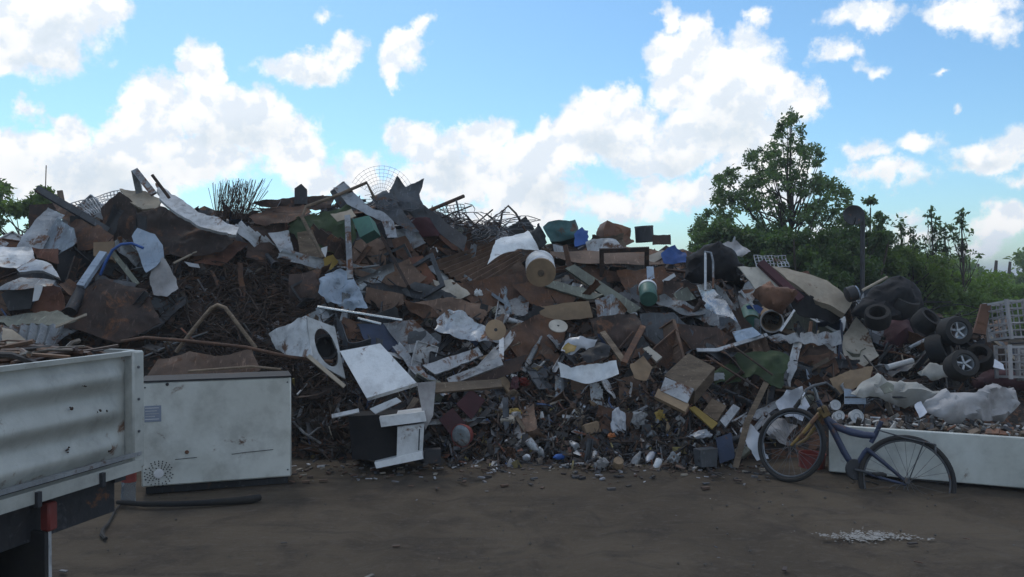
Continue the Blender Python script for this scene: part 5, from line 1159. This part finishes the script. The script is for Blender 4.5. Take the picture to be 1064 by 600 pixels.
def solid(f):
    mb = MB(); f(mb); me = mb.mesh('solid'); bm = bmesh.new(); bm.from_mesh(me); bmesh.ops.recalc_face_normals(bm, faces=bm.faces); bm.to_mesh(me); bm.free()
    me.polygons.foreach_set('use_smooth', [True] * len(me.polygons)); me.set_sharp_from_angle(angle=rad(40)); return me
CANM = solid(lambda m: m.lathe((0, 0, -.5), (0, 0, 1), [(.001, .03), (.27, .03), (.29, 0), (.31, .05), (.31, .93), (.28, 1), (.26, .97), (.001, .97)], 14))
BOTM = solid(lambda m: m.lathe((0, 0, -.5), (0, 0, 1), [(.001, .02), (.14, 0), (.16, .04), (.16, .3), (.145, .35), (.16, .4), (.16, .64), (.12, .78), (.055, .9), (.055, 1), (.001, 1)], 12))
BRICKM = solid(lambda m: m.box((0, 0, 0), (1, .6, .4), None, bev=.05))
PIPEM = [solid(lambda m, k=k: m.tube([(-.5, 0, 0), (-.2, .02 * k, .03 * k), (.15, -.03 * k, .02), (.5, .05 * k, -.04 * k)], .5 * (.02 + .012 * k), 8)) for k in range(3)]
BARM = solid(lambda m: m.box((0, 0, 0), (1, .07, .03), None))
ANGM = solid(lambda m: (m.box((0, .03, 0), (1, .06, .008), None), m.box((0, 0, .034), (1, .008, .06), None)))
def lump(seed):
    bm = bmesh.new(); bmesh.ops.create_icosphere(bm, subdivisions=3, radius=.5); sx, sy, sz = ((1.25, .7, .5), (.9, 1.1, .4), (1.4, .55, .45), (1., .8, .6))[seed % 4]
    for v in bm.verts:
        n = v.co.normalized(); q = n + Vector((seed * 9., seed * 3., 0))
        v.co = v.co * (.8 + .75 * mnoise.noise(q * 1.3) + .55 * abs(mnoise.noise(q * 3.2)) + .35 * abs(mnoise.noise(q * 7.))); v.co.x *= sx; v.co.y *= sy; v.co.z *= sz
    me = bpy.data.meshes.new('crumpled'); bm.to_mesh(me); bm.free(); me.polygons.foreach_set('use_smooth', [True] * len(me.polygons)); me.set_sharp_from_angle(angle=rad(22)); return me
def shell(seed, sx, sy, sz):
    bm = bmesh.new(); bmesh.ops.create_cube(bm, size=1.); bm.faces.ensure_lookup_table()
    bmesh.ops.delete(bm, geom=[max(bm.faces, key=lambda f: f.calc_center_median().z)] if seed % 2 else [max(bm.faces, key=lambda f: f.calc_center_median().z), max(bm.faces, key=lambda f: f.calc_center_median().x)], context='FACES')
    bmesh.ops.subdivide_edges(bm, edges=bm.edges[:], cuts=5, use_grid_fill=True)
    for v in bm.verts:
        q = v.co * 1.6 + Vector((seed * 7., seed * 2., 1)); v.co = v.co + Vector((mnoise.noise(q), mnoise.noise(q + Vector((9, 0, 0))), mnoise.noise(q + Vector((0, 9, 0))))) * .16 + Vector((0, 0, .05 * mnoise.noise(v.co * 6)))
        v.co.x *= sx; v.co.y *= sy; v.co.z *= sz
    bmesh.ops.recalc_face_normals(bm, faces=bm.faces[:]); bmesh.ops.solidify(bm, geom=bm.faces[:], thickness=.018)
    me = bpy.data.meshes.new('shell'); bm.to_mesh(me); bm.free(); me.polygons.foreach_set('use_smooth', [True] * len(me.polygons)); me.set_sharp_from_angle(angle=rad(40)); return me
SHELLM = [shell(k, *s_) for k, s_ in enumerate(((1, .8, .5), (1, .6, .6), (.9, .9, .35), (1.2, .5, .45), (1, .7, .3)))]
CHANM = solid(lambda m: (m.box((0, 0, 0), (1, .09, .006), None), m.box((0, .045, .025), (1, .006, .055), None), m.box((0, -.045, .025), (1, .006, .055), None)))
RIBM = solid(lambda m: (m.box((0, 0, 0), (1, .5, .012), None), m.box((0, .25, .02), (1.003, .02, .055), None), m.box((0, -.25, .02), (1.003, .02, .055), None), m.box((.5, 0, .02), (.02, .48, .052), None), m.box((-.5, 0, .02), (.02, .48, .052), None), m.box((-.1, 0, .018), (.03, .47, .03), None)))
FRAMEM = solid(lambda m: (m.box((0, .35, 0), (1, .07, .04), None), m.box((0, -.35, 0), (1, .07, .04), None), m.box((.465, 0, 0), (.07, .63, .038), None), m.box((-.465, 0, 0), (.07, .63, .038), None), m.box((.05, 0, 0), (.04, .63, .03), None)))
FLANM = solid(lambda m: (m.lathe((-.5, 0, 0), (1, 0, 0), [(.09, 0), (.09, .03), (.05, .03), (.05, .96), (.09, .96), (.09, 1), (.04, 1), (.04, .5)], 14)))
LUMPM = [lump(k) for k in range(4)]
MCACHE = {}
def withmat(me, mat):
    k = (me.name, mat)
    if k not in MCACHE: c = me.copy(); c.materials.clear(); c.materials.append(MATS[mat]); MCACHE[k] = c
    return MCACHE[k]
SIZEW = lambda s: 'small' if s < .22 else ('middling' if s < .4 else 'wide')
COLW = {'rust_brown': 'rusty brown', 'plastic_grimy': 'grimy', 'rust_red': 'orange rusty', 'rust_dark': 'dark rusty', 'sheet_brown': 'dull brown', 'galvanised': 'grey galvanised', 'steel_light': 'light grey', 'slate': 'slate grey', 'charcoal': 'charcoal', 'wood': 'brown wooden',
        'enamel_dirty': 'dirty white', 'pale_blue': 'pale blue', 'olive': 'olive grey', 'cardboard': 'tan brown', 'black_plastic': 'black', 'tan': 'tan', 'cream': 'cream', 'plastic_white': 'white', 'plastic_film': 'milky', 'blue_plastic': 'blue', 'red_plastic': 'red', 'chrome': 'shiny', 'green_plastic': 'green', 'yellow': 'yellow', 'orange': 'orange', 'copper': 'coppery', 'wire_rust': 'rusty', 'blue_dark': 'dark blue', 'teal': 'teal', 'cloth_grey': 'grey', 'maroon': 'plum', 'rubber': 'black', 'cloth_pale': 'pale', 'enamel': 'white'}
def loose(name, cat, noun, me, mat, px, py, size, lift, jit, group, scale=None):
    if 178 < px < 322 and 266 < py < 396:                # dark of the hollow put into the colours of its fine rusty pieces
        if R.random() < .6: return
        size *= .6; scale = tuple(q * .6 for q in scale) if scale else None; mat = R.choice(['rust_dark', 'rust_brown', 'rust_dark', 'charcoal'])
    t = hit(px, py) - lift; p = CAM + ray(px, py) * t; n = mnorm(p.x, p.y) * .5 + (CAM - p).normalized() * .4
    o = bpy.data.objects.new(name, withmat(me, mat)); C.objects.link(o)
    m = rot_on(n, jit).to_4x4(); m.translation = p; sc = scale or (size, size, size)
    o.matrix_world = m @ Matrix.Diagonal((*sc, 1))
    sw = SIZEW(size) + ' ' if noun in ('sheet offcut', 'plate', 'fold of sheet') else ''
    tag(o, where(px, py, f'{sw}{COLW[mat]} {noun}'), cat, group)
def rp(x0=2, x1=1060, lo=0., hi=1., pw=1.):
    x = R.uniform(x0, x1); a, b = toppx(x), botpx(x); return x, a + (b - a) * (lo + (hi - lo) * R.random() ** pw)
MET = ['rust_brown'] * 8 + ['rust_dark'] * 9 + ['sheet_brown'] * 5 + ['galvanised'] * 4 + ['slate'] * 6 + ['charcoal'] * 5 + ['rust_red', 'steel_light', 'steel_light', 'wood', 'olive', 'cardboard', 'enamel_dirty', 'pale_blue', 'blue_dark']
MET2 = ['rust_brown'] * 3 + ['rust_dark'] * 6 + ['slate'] * 8 + ['charcoal'] * 6 + ['galvanised'] * 4 + ['sheet_brown'] * 2 + ['steel_light', 'pale_blue', 'olive', 'blue_dark', 'wood']
for i in range(200):
    px, py = rp(hi=.85); s = R.uniform(.2, .75) * (1 if py < 390 else .5)
    loose('sheet_offcut', 'sheet offcut', R.choice(['sheet offcut', 'plate', 'fold of sheet']), R.choice(SHP), R.choice(MET if px < 560 else MET2), px, py, s, R.uniform(.02, .10), .45, 'loose sheet offcuts over the heap')
for i in range(46):
    px, py = rp(20, 900, .05, .9); s = R.uniform(.2, .5) * (1 if py < 390 else .7)
    loose('crushed_casing', 'casing', 'crushed casing', R.choice(SHELLM), R.choice(['rust_brown', 'rust_dark', 'enamel_dirty', 'slate', 'charcoal', 'galvanised', 'sheet_brown', 'olive', 'rust_dark', 'blue_dark']), px, py, s, R.uniform(.0, .1), .7, 'crushed casings in the heap')
for i in range(34):
    px, py = rp(20, 940, .0, .85); s = R.uniform(.35, .7) * (1 if py < 390 else .7)
    loose('folded_tray', 'tray', 'edged tray', RIBM, R.choice(['rust_brown', 'galvanised', 'enamel_dirty', 'slate', 'rust_dark', 'sheet_brown', 'steel_light', 'charcoal']), px, py, s, R.uniform(.08, .18), .5, 'flanged trays in the heap')
for i in range(60):
    px, py = rp(); L_ = R.uniform(.4, 1.1) * (1 if py < 400 else .6)
    me, nn, cc_ = R.choice([(CHANM, 'channel bar', 'bar'), (CHANM, 'channel bar', 'bar'), (FLANM, 'flanged pipe', 'pipe')])
    loose('channel_bar' if me is CHANM else 'flanged_pipe', cc_, nn, me, R.choice(['rust_brown', 'rust_dark', 'slate', 'galvanised', 'charcoal', 'steel_light', 'rust_red']), px, py, L_, R.uniform(.05, .18), .4, 'channel bars and flanged pipes', (L_, max(.5, L_ * .8), max(.5, L_ * .8)))
for i in range(12):
    px, py = rp(60, 900, .05, .5)
    loose('old_window', 'window frame', 'bare window frame', FRAMEM, R.choice(['wood', 'slate', 'rust_dark', 'galvanised']), px, py, R.uniform(.4, .8), R.uniform(.1, .2), .5, 'bare window frames in the heap')
for i in range(95):
    px, py = rp(20, 1000, 0, .8); s = R.uniform(.45, 1.15) * (1 if py < 390 else .55)
    loose('metal_strip', 'strip', 'strip', R.choice(STRIP), R.choice(['steel_light', 'galvanised', 'sheet_brown', 'rust_brown', 'slate', 'charcoal', 'rust_dark', 'slate', 'enamel_dirty', 'galvanised', 'charcoal']), px, py, s, R.uniform(.08, .2), .3, 'loose strips over the heap')
for i in range(110):
    px, py = rp(); L_ = R.uniform(.3, 1.1) * (1 if py < 420 else .5)
    me, nn = R.choice([(PIPEM[0], 'thin pipe'), (PIPEM[1], 'bent pipe'), (PIPEM[2], 'stout pipe'), (BARM, 'flat bar'), (ANGM, 'angle bar')])
    loose('scrap_bar', 'bar', nn, me, R.choice(['rust_brown', 'rust_dark', 'wire_rust', 'slate', 'galvanised', 'charcoal', 'steel_light', 'wood', 'tan']), px, py, L_, R.uniform(.05, .16), .3, 'loose bars and pipes over the heap', (L_, max(.5, L_), max(.5, L_)))
for i in range(30):
    px, py = rp(440, 760, .62, .99, .8)
    if R.random() < .5: loose('drink_can', 'can', 'drink can', CANM, R.choice(['galvanised', 'steel_light', 'galvanised', 'rust_red', 'rust_brown', 'chrome', 'charcoal', 'rust_dark']), px, py, R.uniform(.09, .13), .09, .9, 'cans in the rubbish at the heap foot')
    else: loose('plastic_bottle', 'bottle', 'plastic bottle', BOTM, R.choice(['plastic_grimy', 'rust_brown', 'plastic_grimy', 'olive', 'slate', 'plastic_grimy', 'charcoal', 'cardboard', 'plastic_grimy']), px, py, R.uniform(.12, .2), .08, .9, 'bottles in the rubbish at the heap foot')
for i in range(60):
    px, py = rp(440, 780, .5, .99, .8)
    loose('rubbish_bag', 'bag', 'crumpled bag', R.choice(LUMPM), R.choice(['charcoal', 'black_plastic', 'cloth_grey', 'cardboard', 'rust_dark', 'plastic_grimy', 'wood', 'rust_brown', 'slate', 'rust_dark', 'rust_brown']), px, py, R.uniform(.07, .18), .05, .6, 'crumpled bags in the rubbish at the heap foot')
for i in range(28):
    px, py = rp(300, 860, .3, .99)
    loose('broken_block', 'block', 'block', BRICKM, R.choice(['charcoal', 'slate', 'wood', 'rust_dark', 'cardboard', 'olive', 'rust_brown', 'cloth_grey', 'red_plastic']), px, py, R.uniform(.08, .26), .07, .8, 'blocks and boxes in the heap')
for i in range(45):
    px, py = rp(860, 1060, .1, .9)
    loose('rubbish_bag', 'bag', 'crumpled bag', R.choice(LUMPM), R.choice(['black_plastic', 'rubber', 'charcoal', 'black_plastic', 'maroon', 'rust_dark']), px, py, R.uniform(.1, .24), .08, .5, 'dark bags at the low end of the heap')
for px, py, me, mat, s, nn, nm in ((642,440,LUMPM[0],'plastic_film',.18,'crumpled plastic bag','rubbish_bag'),(664,436,LUMPM[1],'plastic_grimy',.15,'crumpled plastic bag','rubbish_bag'),(728,452,LUMPM[2],'plastic_film',.14,'torn carrier bag','rubbish_bag'),(635,453,LUMPM[3],'orange',.09,'crushed carton','carton'),
        (580,475,BOTM,'blue_plastic',.17,'stubby bottle','plastic_bottle'),(562,470,BOTM,'plastic_white',.17,'upright bottle','plastic_bottle'),(553,463,CANM,'steel_light',.13,'tin can','tin_can'),(547,476,BOTM,'plastic_film',.2,'clear bottle','plastic_bottle'),
        (642,484,CANM,'cardboard',.15,'tin lid up','tin_can'),(625,484,LUMPM[0],'cloth_grey',.15,'rag ball','rag'),(660,480,BOTM,'plastic_grimy',.22,'flattened bottle','plastic_bottle'),(675,476,BOTM,'plastic_film',.2,'flattened bottle','plastic_bottle'),(700,478,LUMPM[1],'steel_light',.13,'foil ball','foil'),
        (683,483,CANM,'plastic_white',.1,'white pot','pot'),(752,477,LUMPM[3],'maroon',.09,'pinkish rag ball','rag'),(545,398,LUMPM[1],'red_plastic',.12,'cloth scrap','rag'),(534,400,LUMPM[0],'maroon',.12,'cloth scrap','rag'),(533,428,LUMPM[2],'yellow',.11,'plastic scrap','rag'),(528,436,BRICKM,'cream',.14,'carton','carton'),
        (534,392,LUMPM[3],'plastic_white',.08,'paper ball','paper_ball'),(538,358,LUMPM[2],'red_plastic',.15,'cloth scrap','rag'),(686,432,LUMPM[1],'yellow',.1,'plastic scrap','rag'),(600,402,SHP[2],'teal',.12,'plastic flap','plastic_flap'),(655,404,SHP[5],'enamel_dirty',.3,'curled plate','sheet_offcut'),(620,410,SHP[2],'steel_light',.28,'long plate','sheet_offcut'),
        (497,305,LUMPM[1],'enamel',.09,'cup','cup'),(452,262,LUMPM[0],'enamel',.12,'crumpled cup','cup')):
    loose(nm, nn.split()[-1], nn, me, mat, px, py, s, .16, .5, None)

# ------------------------------------------------------------------ the countless small scraps between them
PAL = [(.10, .055, .034), (.07, .038, .025), (.055, .034, .026), (.035, .026, .023), (.09, .05, .033), (.12, .065, .042), (.028, .026, .028), (.02, .02, .023), (.045, .042, .044), (.08, .075, .075), (.15, .15, .16), (.06, .068, .08), (.11, .085, .06), (.04, .035, .03), (.07, .045, .035)]
BRT = [(.45, .46, .48), (.34, .35, .38), (.3, .27, .22), (.25, .10, .06), (.08, .14, .3), (.3, .24, .08), (.5, .5, .5)]
sm = MB()
def scatter(n, x0, x1, lo, hi, smin, smax, bright, lift):
    for i in range(n):
        px, py = rp(x0, x1, lo, hi); t = hit(px, py) - R.uniform(0, lift); p = CAM + ray(px, py) * t; nn = mnorm(p.x, p.y) * .5 + (CAM - p).normalized() * .4
        col = R.choice(BRT if R.random() < bright else PAL); km = R.uniform(.4, 1.15); col = tuple(c * km for c in col); s = smin + (smax - smin) * R.random() ** 2; rt = rot_on(nn, .7); k = R.random()
        if k < .45: sm.add([p + rt @ Vector(q) for q in ((-s, -s * R.uniform(.2, .8), 0), (s, -s * R.uniform(.2, .8), s * R.uniform(-.2, .2)), (s * R.uniform(.4, 1), s * R.uniform(.2, .8), s * R.uniform(-.1, .3)), (-s, s * R.uniform(.2, .7), 0))], [(0, 1, 2, 3)], col)
        elif k < .75: sm.box(p, (s * 2, s * R.uniform(.1, .5), s * R.uniform(.05, .3)), rt, col)
        else:
            d = rt @ Vector((s * 2.2, 0, 0)); b = rt @ Vector((0, s * R.uniform(-.6, .6), s * R.uniform(0, .7)))
            sm.tube([p - d, p + b, p + d], R.uniform(.004, .012), 4, col, cap=False)
scatter(6500, 0, 1062, 0, .97, .03, .12, .03, .08)
scatter(5200, 440, 770, .5, 1.0, .012, .05, .10, .12)
scatter(3000, 445, 765, .55, 1.0, .015, .07, .13, .14)
scatter(1100, 300, 450, .5, 1.0, .02, .09, .06, .08)
scatter(1200, 860, 1062, .0, 1.0, .03, .12, .04, .08)
for i in range(420):                                   # crumbs that rolled onto the dirt
    px = R.uniform(300, 800); p = gnd(px, 484 + abs(R.gauss(0, 9))); p.z = .01; s = R.uniform(.008, .035)
    sm.box(p, (s * 2, s * R.uniform(.3, 1), s * R.uniform(.2, .6)), Matrix.Rotation(R.random() * 6, 3, 'Z'), R.choice(PAL + BRT[:3]))
for i in range(70):                                    # trodden bits further out on the yard
    p = Vector((R.uniform(-3.2, 4), R.uniform(4.2, 7.4), .008)); s = R.uniform(.006, .03)
    sm.box(p, (s * 2.2, s * R.uniform(.3, 1), s * .3), Matrix.Rotation(R.random() * 6, 3, 'Z'), R.choice(PAL + [(.2, .19, .17)]))
o = finish('small_scrap', sm.mesh('small_scrap'), 'mixed_scrap', origin=(0, 9, 0), smooth=False)
tag(o, 'countless small scraps filling the gaps of the heap', 'small scrap', kind='stuff')
# ------------------------------------------------------------------ trees and bushes
nrs = np.random.RandomState(5)
def leaf_mesh(name, clumps, mat, leaf, parent, droop=.2):
    """clumps: (center, radii vector, count); every leaf is a small bent pair of triangles"""
    Cs, Ns = [], []
    for (c, r, n) in clumps:
        d = nrs.normal(size=(n, 3)); d /= np.linalg.norm(d, axis=1)[:, None]; rr = nrs.rand(n, 1) ** .5
        Cs.append(np.array(c) + d * rr * np.array(r)); Ns.append(d)
    c = np.concatenate(Cs); n = len(c); out = np.concatenate(Ns)
    a = nrs.normal(size=(n, 3)) + np.array([0, 0, -droop]); a /= np.linalg.norm(a, axis=1)[:, None]
    nn = nrs.normal(size=(n, 3)) * .8 + out * .5 + np.array([0, 0, .6]); b = np.cross(nn, a); b /= np.linalg.norm(b, axis=1)[:, None] + 1e-9
    L = (leaf * nrs.uniform(.6, 1.35, (n, 1))); W = L * nrs.uniform(.38, .6, (n, 1)); up = np.cross(a, b) * L * .12
    v = np.stack([c, c + a * L * .5 + b * W * .5 + up, c + a * L, c + a * L * .5 - b * W * .5 + up], 1).reshape(-1, 3)
    base = np.array([0., 0, 0]); p = parent
    while p is not None: base += np.array(p.location); p = p.parent
    v -= base
    me = bpy.data.meshes.new(name); me.vertices.add(4 * n); me.vertices.foreach_set('co', v.astype(np.float32).ravel())
    me.loops.add(4 * n); me.loops.foreach_set('vertex_index', np.arange(4 * n, dtype=np.int32)); me.polygons.add(n)
    me.polygons.foreach_set('loop_start', np.arange(0, 4 * n, 4, dtype=np.int32)); me.update(calc_edges=True)
    me.materials.append(MATS[mat]); o = bpy.data.objects.new(name, me); C.objects.link(o); o.parent = parent; return o
def inside(poly, x, y):
    r = False; j = len(poly) - 1
    for i in range(len(poly)):
        (xi, yi), (xj, yj) = poly[i], poly[j]
        if (yi > y) != (yj > y) and x < (xj - xi) * (y - yi) / (yj - yi) + xi: r = not r
        j = i
    return r
def tree(name, label, cat, poly, Y, foot, n, rp_, per, leaf, mat, dz=1.2, group=None, stems=1, trunk_r=.12, gap=0., limbs=True, extra=()):
    """crown spread inside an outline at distance Y; foot: pixel column of the trunk"""
    xs = [q[0] for q in poly]; ys = [q[1] for q in poly]; fx = (foot - 532) / FPX * Y
    e = empty(name, Vector((fx, Y, 0)), label, cat, group); pts = list(extra); tries = 0
    while len(pts) < n and tries < 20000:
        tries += 1; x, y = R.uniform(min(xs), max(xs)), R.uniform(min(ys), max(ys))
        if inside(poly, x, y) and mnoise.noise((x * .06, y * .06, Y)) + .5 * mnoise.noise((x * .15, y * .15, Y + 3)) > gap - .5: pts.append((x, y))
    clumps = []; cen = []
    for ki, (x, y) in enumerate(pts):
        c = at(x, y, Y + (0 if ki < len(extra) else R.gauss(0, dz * .45))); r = R.uniform(*rp_) * Y / FPX; cen.append(c)
        clumps.append((c, (r, r, r * R.uniform(.55, .9)), int(per * R.uniform(.6, 1.3))))
    top = max(c.z for c in cen); tb = MB(); base = Vector((fx, Y, -.1)); h = top * .9
    tp_ = cen[0] if extra else max(cen, key=lambda c: c.z); crown_x = tp_.x * Y / tp_.y; h = (CAMH + (tp_.z - CAMH) * Y / tp_.y) * .98
    axis_ = lambda t: base + Vector(((crown_x - fx) * t + .12 * math.sin(t * 5 + fx) * (1 - t), .08 * math.cos(t * 4) * (1 - t), h * t))
    for s_ in range(stems):
        of = Vector((R.uniform(-.25, .25), R.uniform(-.25, .25), 0)) if stems > 1 else Vector()
        tb.tube([axis_(t) + of * (1 + 2 * t) for t in np.linspace(0, 1, 9)], [trunk_r * (1 - .85 * t) + .008 for t in np.linspace(0, 1, 9)], 8)
    if limbs:
        for c in cen:
            if R.random() < (.75 if len(cen) < 100 else .16):
                t = max(.08, min(.95, (c.z / h) * R.uniform(.55, .85))); a = axis_(t); m_ = (a + c) / 2 + Vector((0, 0, -.10 * (c - a).length)) + Vector((R.gauss(0, .05), R.gauss(0, .05), 0))
                tb.tube([a, m_, c], [trunk_r * (1 - .85 * t) * .45 + .006, trunk_r * .18 + .005, .005], 5, cap=False)
    tb.build('trunk', 'bark', e); leaf_mesh('crown', clumps, mat, leaf, e); return e
BIG = [(822,112),(832,120),(838,136),(836,150),(850,152),(856,166),(848,178),(862,184),(878,196),(888,208),(880,222),(900,236),(916,244),(920,262),(900,275),(840,285),(760,280),(736,262),(716,240),(728,226),(738,214),(744,204),(740,186),(756,176),(772,176),(778,160),(796,152),(808,136),(814,122)]
tree('tall_tree', 'tall open crowned green tree behind the heap', 'tree', BIG, 21, 822, 620, (2.5, 8), 36, .10, 'leaf_tree', dz=2.4, stems=1, trunk_r=.075, gap=.34, extra=[(822, 117), (824, 124), (818, 130), (828, 134), (812, 140), (822, 142)])
tree('leafy_shrub', 'leafy shrub top showing beside the tall tree above the tan carpet', 'shrub', [(900,205),(914,210),(920,228),(918,244),(900,250),(884,246),(880,226)], 20, 900, 14, (4, 8), 110, .10, 'leaf_tree', dz=.8, trunk_r=.05, gap=.1)
for i, (poly, Y, ft, n, mt, lab) in enumerate((
  ([(715,246),(740,236),(790,236),(805,262),(800,310),(716,300)], 19, 760, 60, 'leaf_bush', 'dense dark bush at the foot of the tall tree'),
  ([(780,246),(830,238),(872,244),(880,300),(860,335),(780,320)], 18, 830, 80, 'leaf_bush', 'dense dark bush behind the tan carpet'),
  ([(850,256),(885,240),(925,246),(940,290),(930,335),(850,330)], 19, 890, 80, 'leaf_bush', 'dense bush around the foot of the dish pole'),
  ([(915,268),(945,262),(975,272),(992,305),(995,345),(920,340)], 20, 955, 80, 'leaf_olive', 'green bush below the wispy saplings'),
  ([(975,288),(1010,284),(1040,290),(1050,330),(1040,360),(980,350)], 21, 1012, 70, 'leaf_sunlit', 'lighter green bush behind the car wheels'),
  ([(1030,298),(1064,294),(1100,298),(1100,350),(1030,350)], 24, 1066, 50, 'leaf_sunlit', 'bright green bush behind the white crates'))):
    tree('bush', lab, 'bush', poly, Y, ft, n, (7, 15), 230, .11, mt, dz=1.6, group='bushes behind the heap', trunk_r=.06, stems=3)
for px, top, lab in ((912, 236, 'thin sapling nearest the dish pole'), (936, 228, 'short wispy sapling second from the dish pole'), (949, 238, 'wispy sapling with few leaves between taller ones'), (968, 218, 'tall wispy sapling with feathery leaves'), (982, 236, 'leafy sapling beside the tallest feathery one'), (999, 219, 'slim pointed sapling last before the open sky')):
    pts = [(px, top)] + [(px + R.gauss(0, 1.6 + .42 * k), top + 2 + k * 2.0 + R.uniform(-2, 2)) for k in range(26)]
    poly = [(px - 8, top), (px + 8, top), (px + 10, 275), (px - 10, 275)]
    tree('sapling', lab, 'sapling', poly, 20.5, px, 27, (1.8, 4.6), 12, .11, 'leaf_tree', dz=.4, group='saplings above the bushes', trunk_r=.025, extra=pts, limbs=True)
tree('small_tree', 'bright leafed small tree rising behind the truck bed', 'tree', [(14,206),(26,198),(44,196),(52,204),(56,222),(40,246),(0,262),(-30,262),(-24,226),(0,212)], 20, 18, 46, (6, 11), 170, .12, 'leaf_olive', dz=1.0, trunk_r=.08, gap=.12)
tree('small_tree', 'small tree top cut by the picture edge behind the truck', 'tree', [(-30,188),(4,190),(8,202),(2,212),(-30,214)], 20.8, -14, 14, (5, 9), 140, .12, 'leaf_olive', dz=.8, trunk_r=.07)
# far wood at the edge, one mass
def wood():
    cl = []
    for i in range(300):
        x = R.uniform(-120, 1240); Yq = R.uniform(48, 66); tp = 268 + 5 * math.sin(x * .045) + 3 * math.sin(x * .11 + 1)
        if x < 900: tp += 8
        y = tp + 30 * R.random() ** 1.3; r = R.uniform(8, 15) * Yq / FPX
        cl.append((at(x, y + 5, Yq), (r, r, r * .8), 170))
    e = empty('far_wood', Vector((20, 55, 0)), 'bright green far wood along the horizon', 'wood'); e['kind'] = 'stuff'
    leaf_mesh('foliage', cl, 'leaf_sunlit', .42, e)
    tb = MB()
    for i in range(60):
        p = at(R.uniform(-100, 1200), 300, R.uniform(48, 66)); tb.tube([(p.x, p.y, -.1), (p.x + .2, p.y, 2.6)], [.16, .08], 6)
    tb.build('trunks', 'bark', e)
wood()
# dish on its pole
def dish():
    Y = 17.; b = at(896, 290, Y); e = empty('dish_pole', Vector((b.x, Y, 0)), 'dark round dish on a tall pole before the tall tree', 'dish pole')
    tp = at(896.5, 226, Y)
    MB().tube([(b.x, Y, -.1), (b.x, Y, tp.z)], .045, 10).build('pole', 'charcoal', e)
    c = at(887, 224, Y - .15); r = 10.5 * Y / FPX
    d = MB().lathe(c, (-.25, -1, .12), [(.001, -.08), (r * .5, -.06), (r * .9, .0), (r, .03), (r * .97, .04), (r * .5, -.03), (r * .001, -.05)], 28).build('dish', 'charcoal', e)
    MB().tube([c + Vector((0, .08, 0)), tp + Vector((0, 0, -.02))], .045, 7).build('bracket', 'charcoal', e)
    MB().tube([c + Vector((0, -.02, -r * .9)), c + Vector((-.1, -.35, -.05))], .015, 5).build('feed_arm', 'charcoal', e)
dish()

# ------------------------------------------------------------------ the hazy air of the yard
def haze():
    m = bpy.data.materials.new('hazy_air'); m.use_nodes = True; t = m.node_tree; t.nodes.clear()
    v = t.nodes.new('ShaderNodeVolumePrincipled'); v.inputs['Color'].default_value = (.93, .96, 1., 1); v.inputs['Density'].default_value = .0017; v.inputs['Anisotropy'].default_value = .3
    t.links.new(v.outputs[0], t.nodes.new('ShaderNodeOutputMaterial').inputs['Volume']); MATS['hazy_air'] = m
    tag(MB().box((0, 0, 5.2), (4400, 4400, 12.4)).build('haze', 'hazy_air', origin=(0, 0, 0), smooth=False), 'thin pale haze in the air over the yard', 'haze', kind='stuff')
haze()
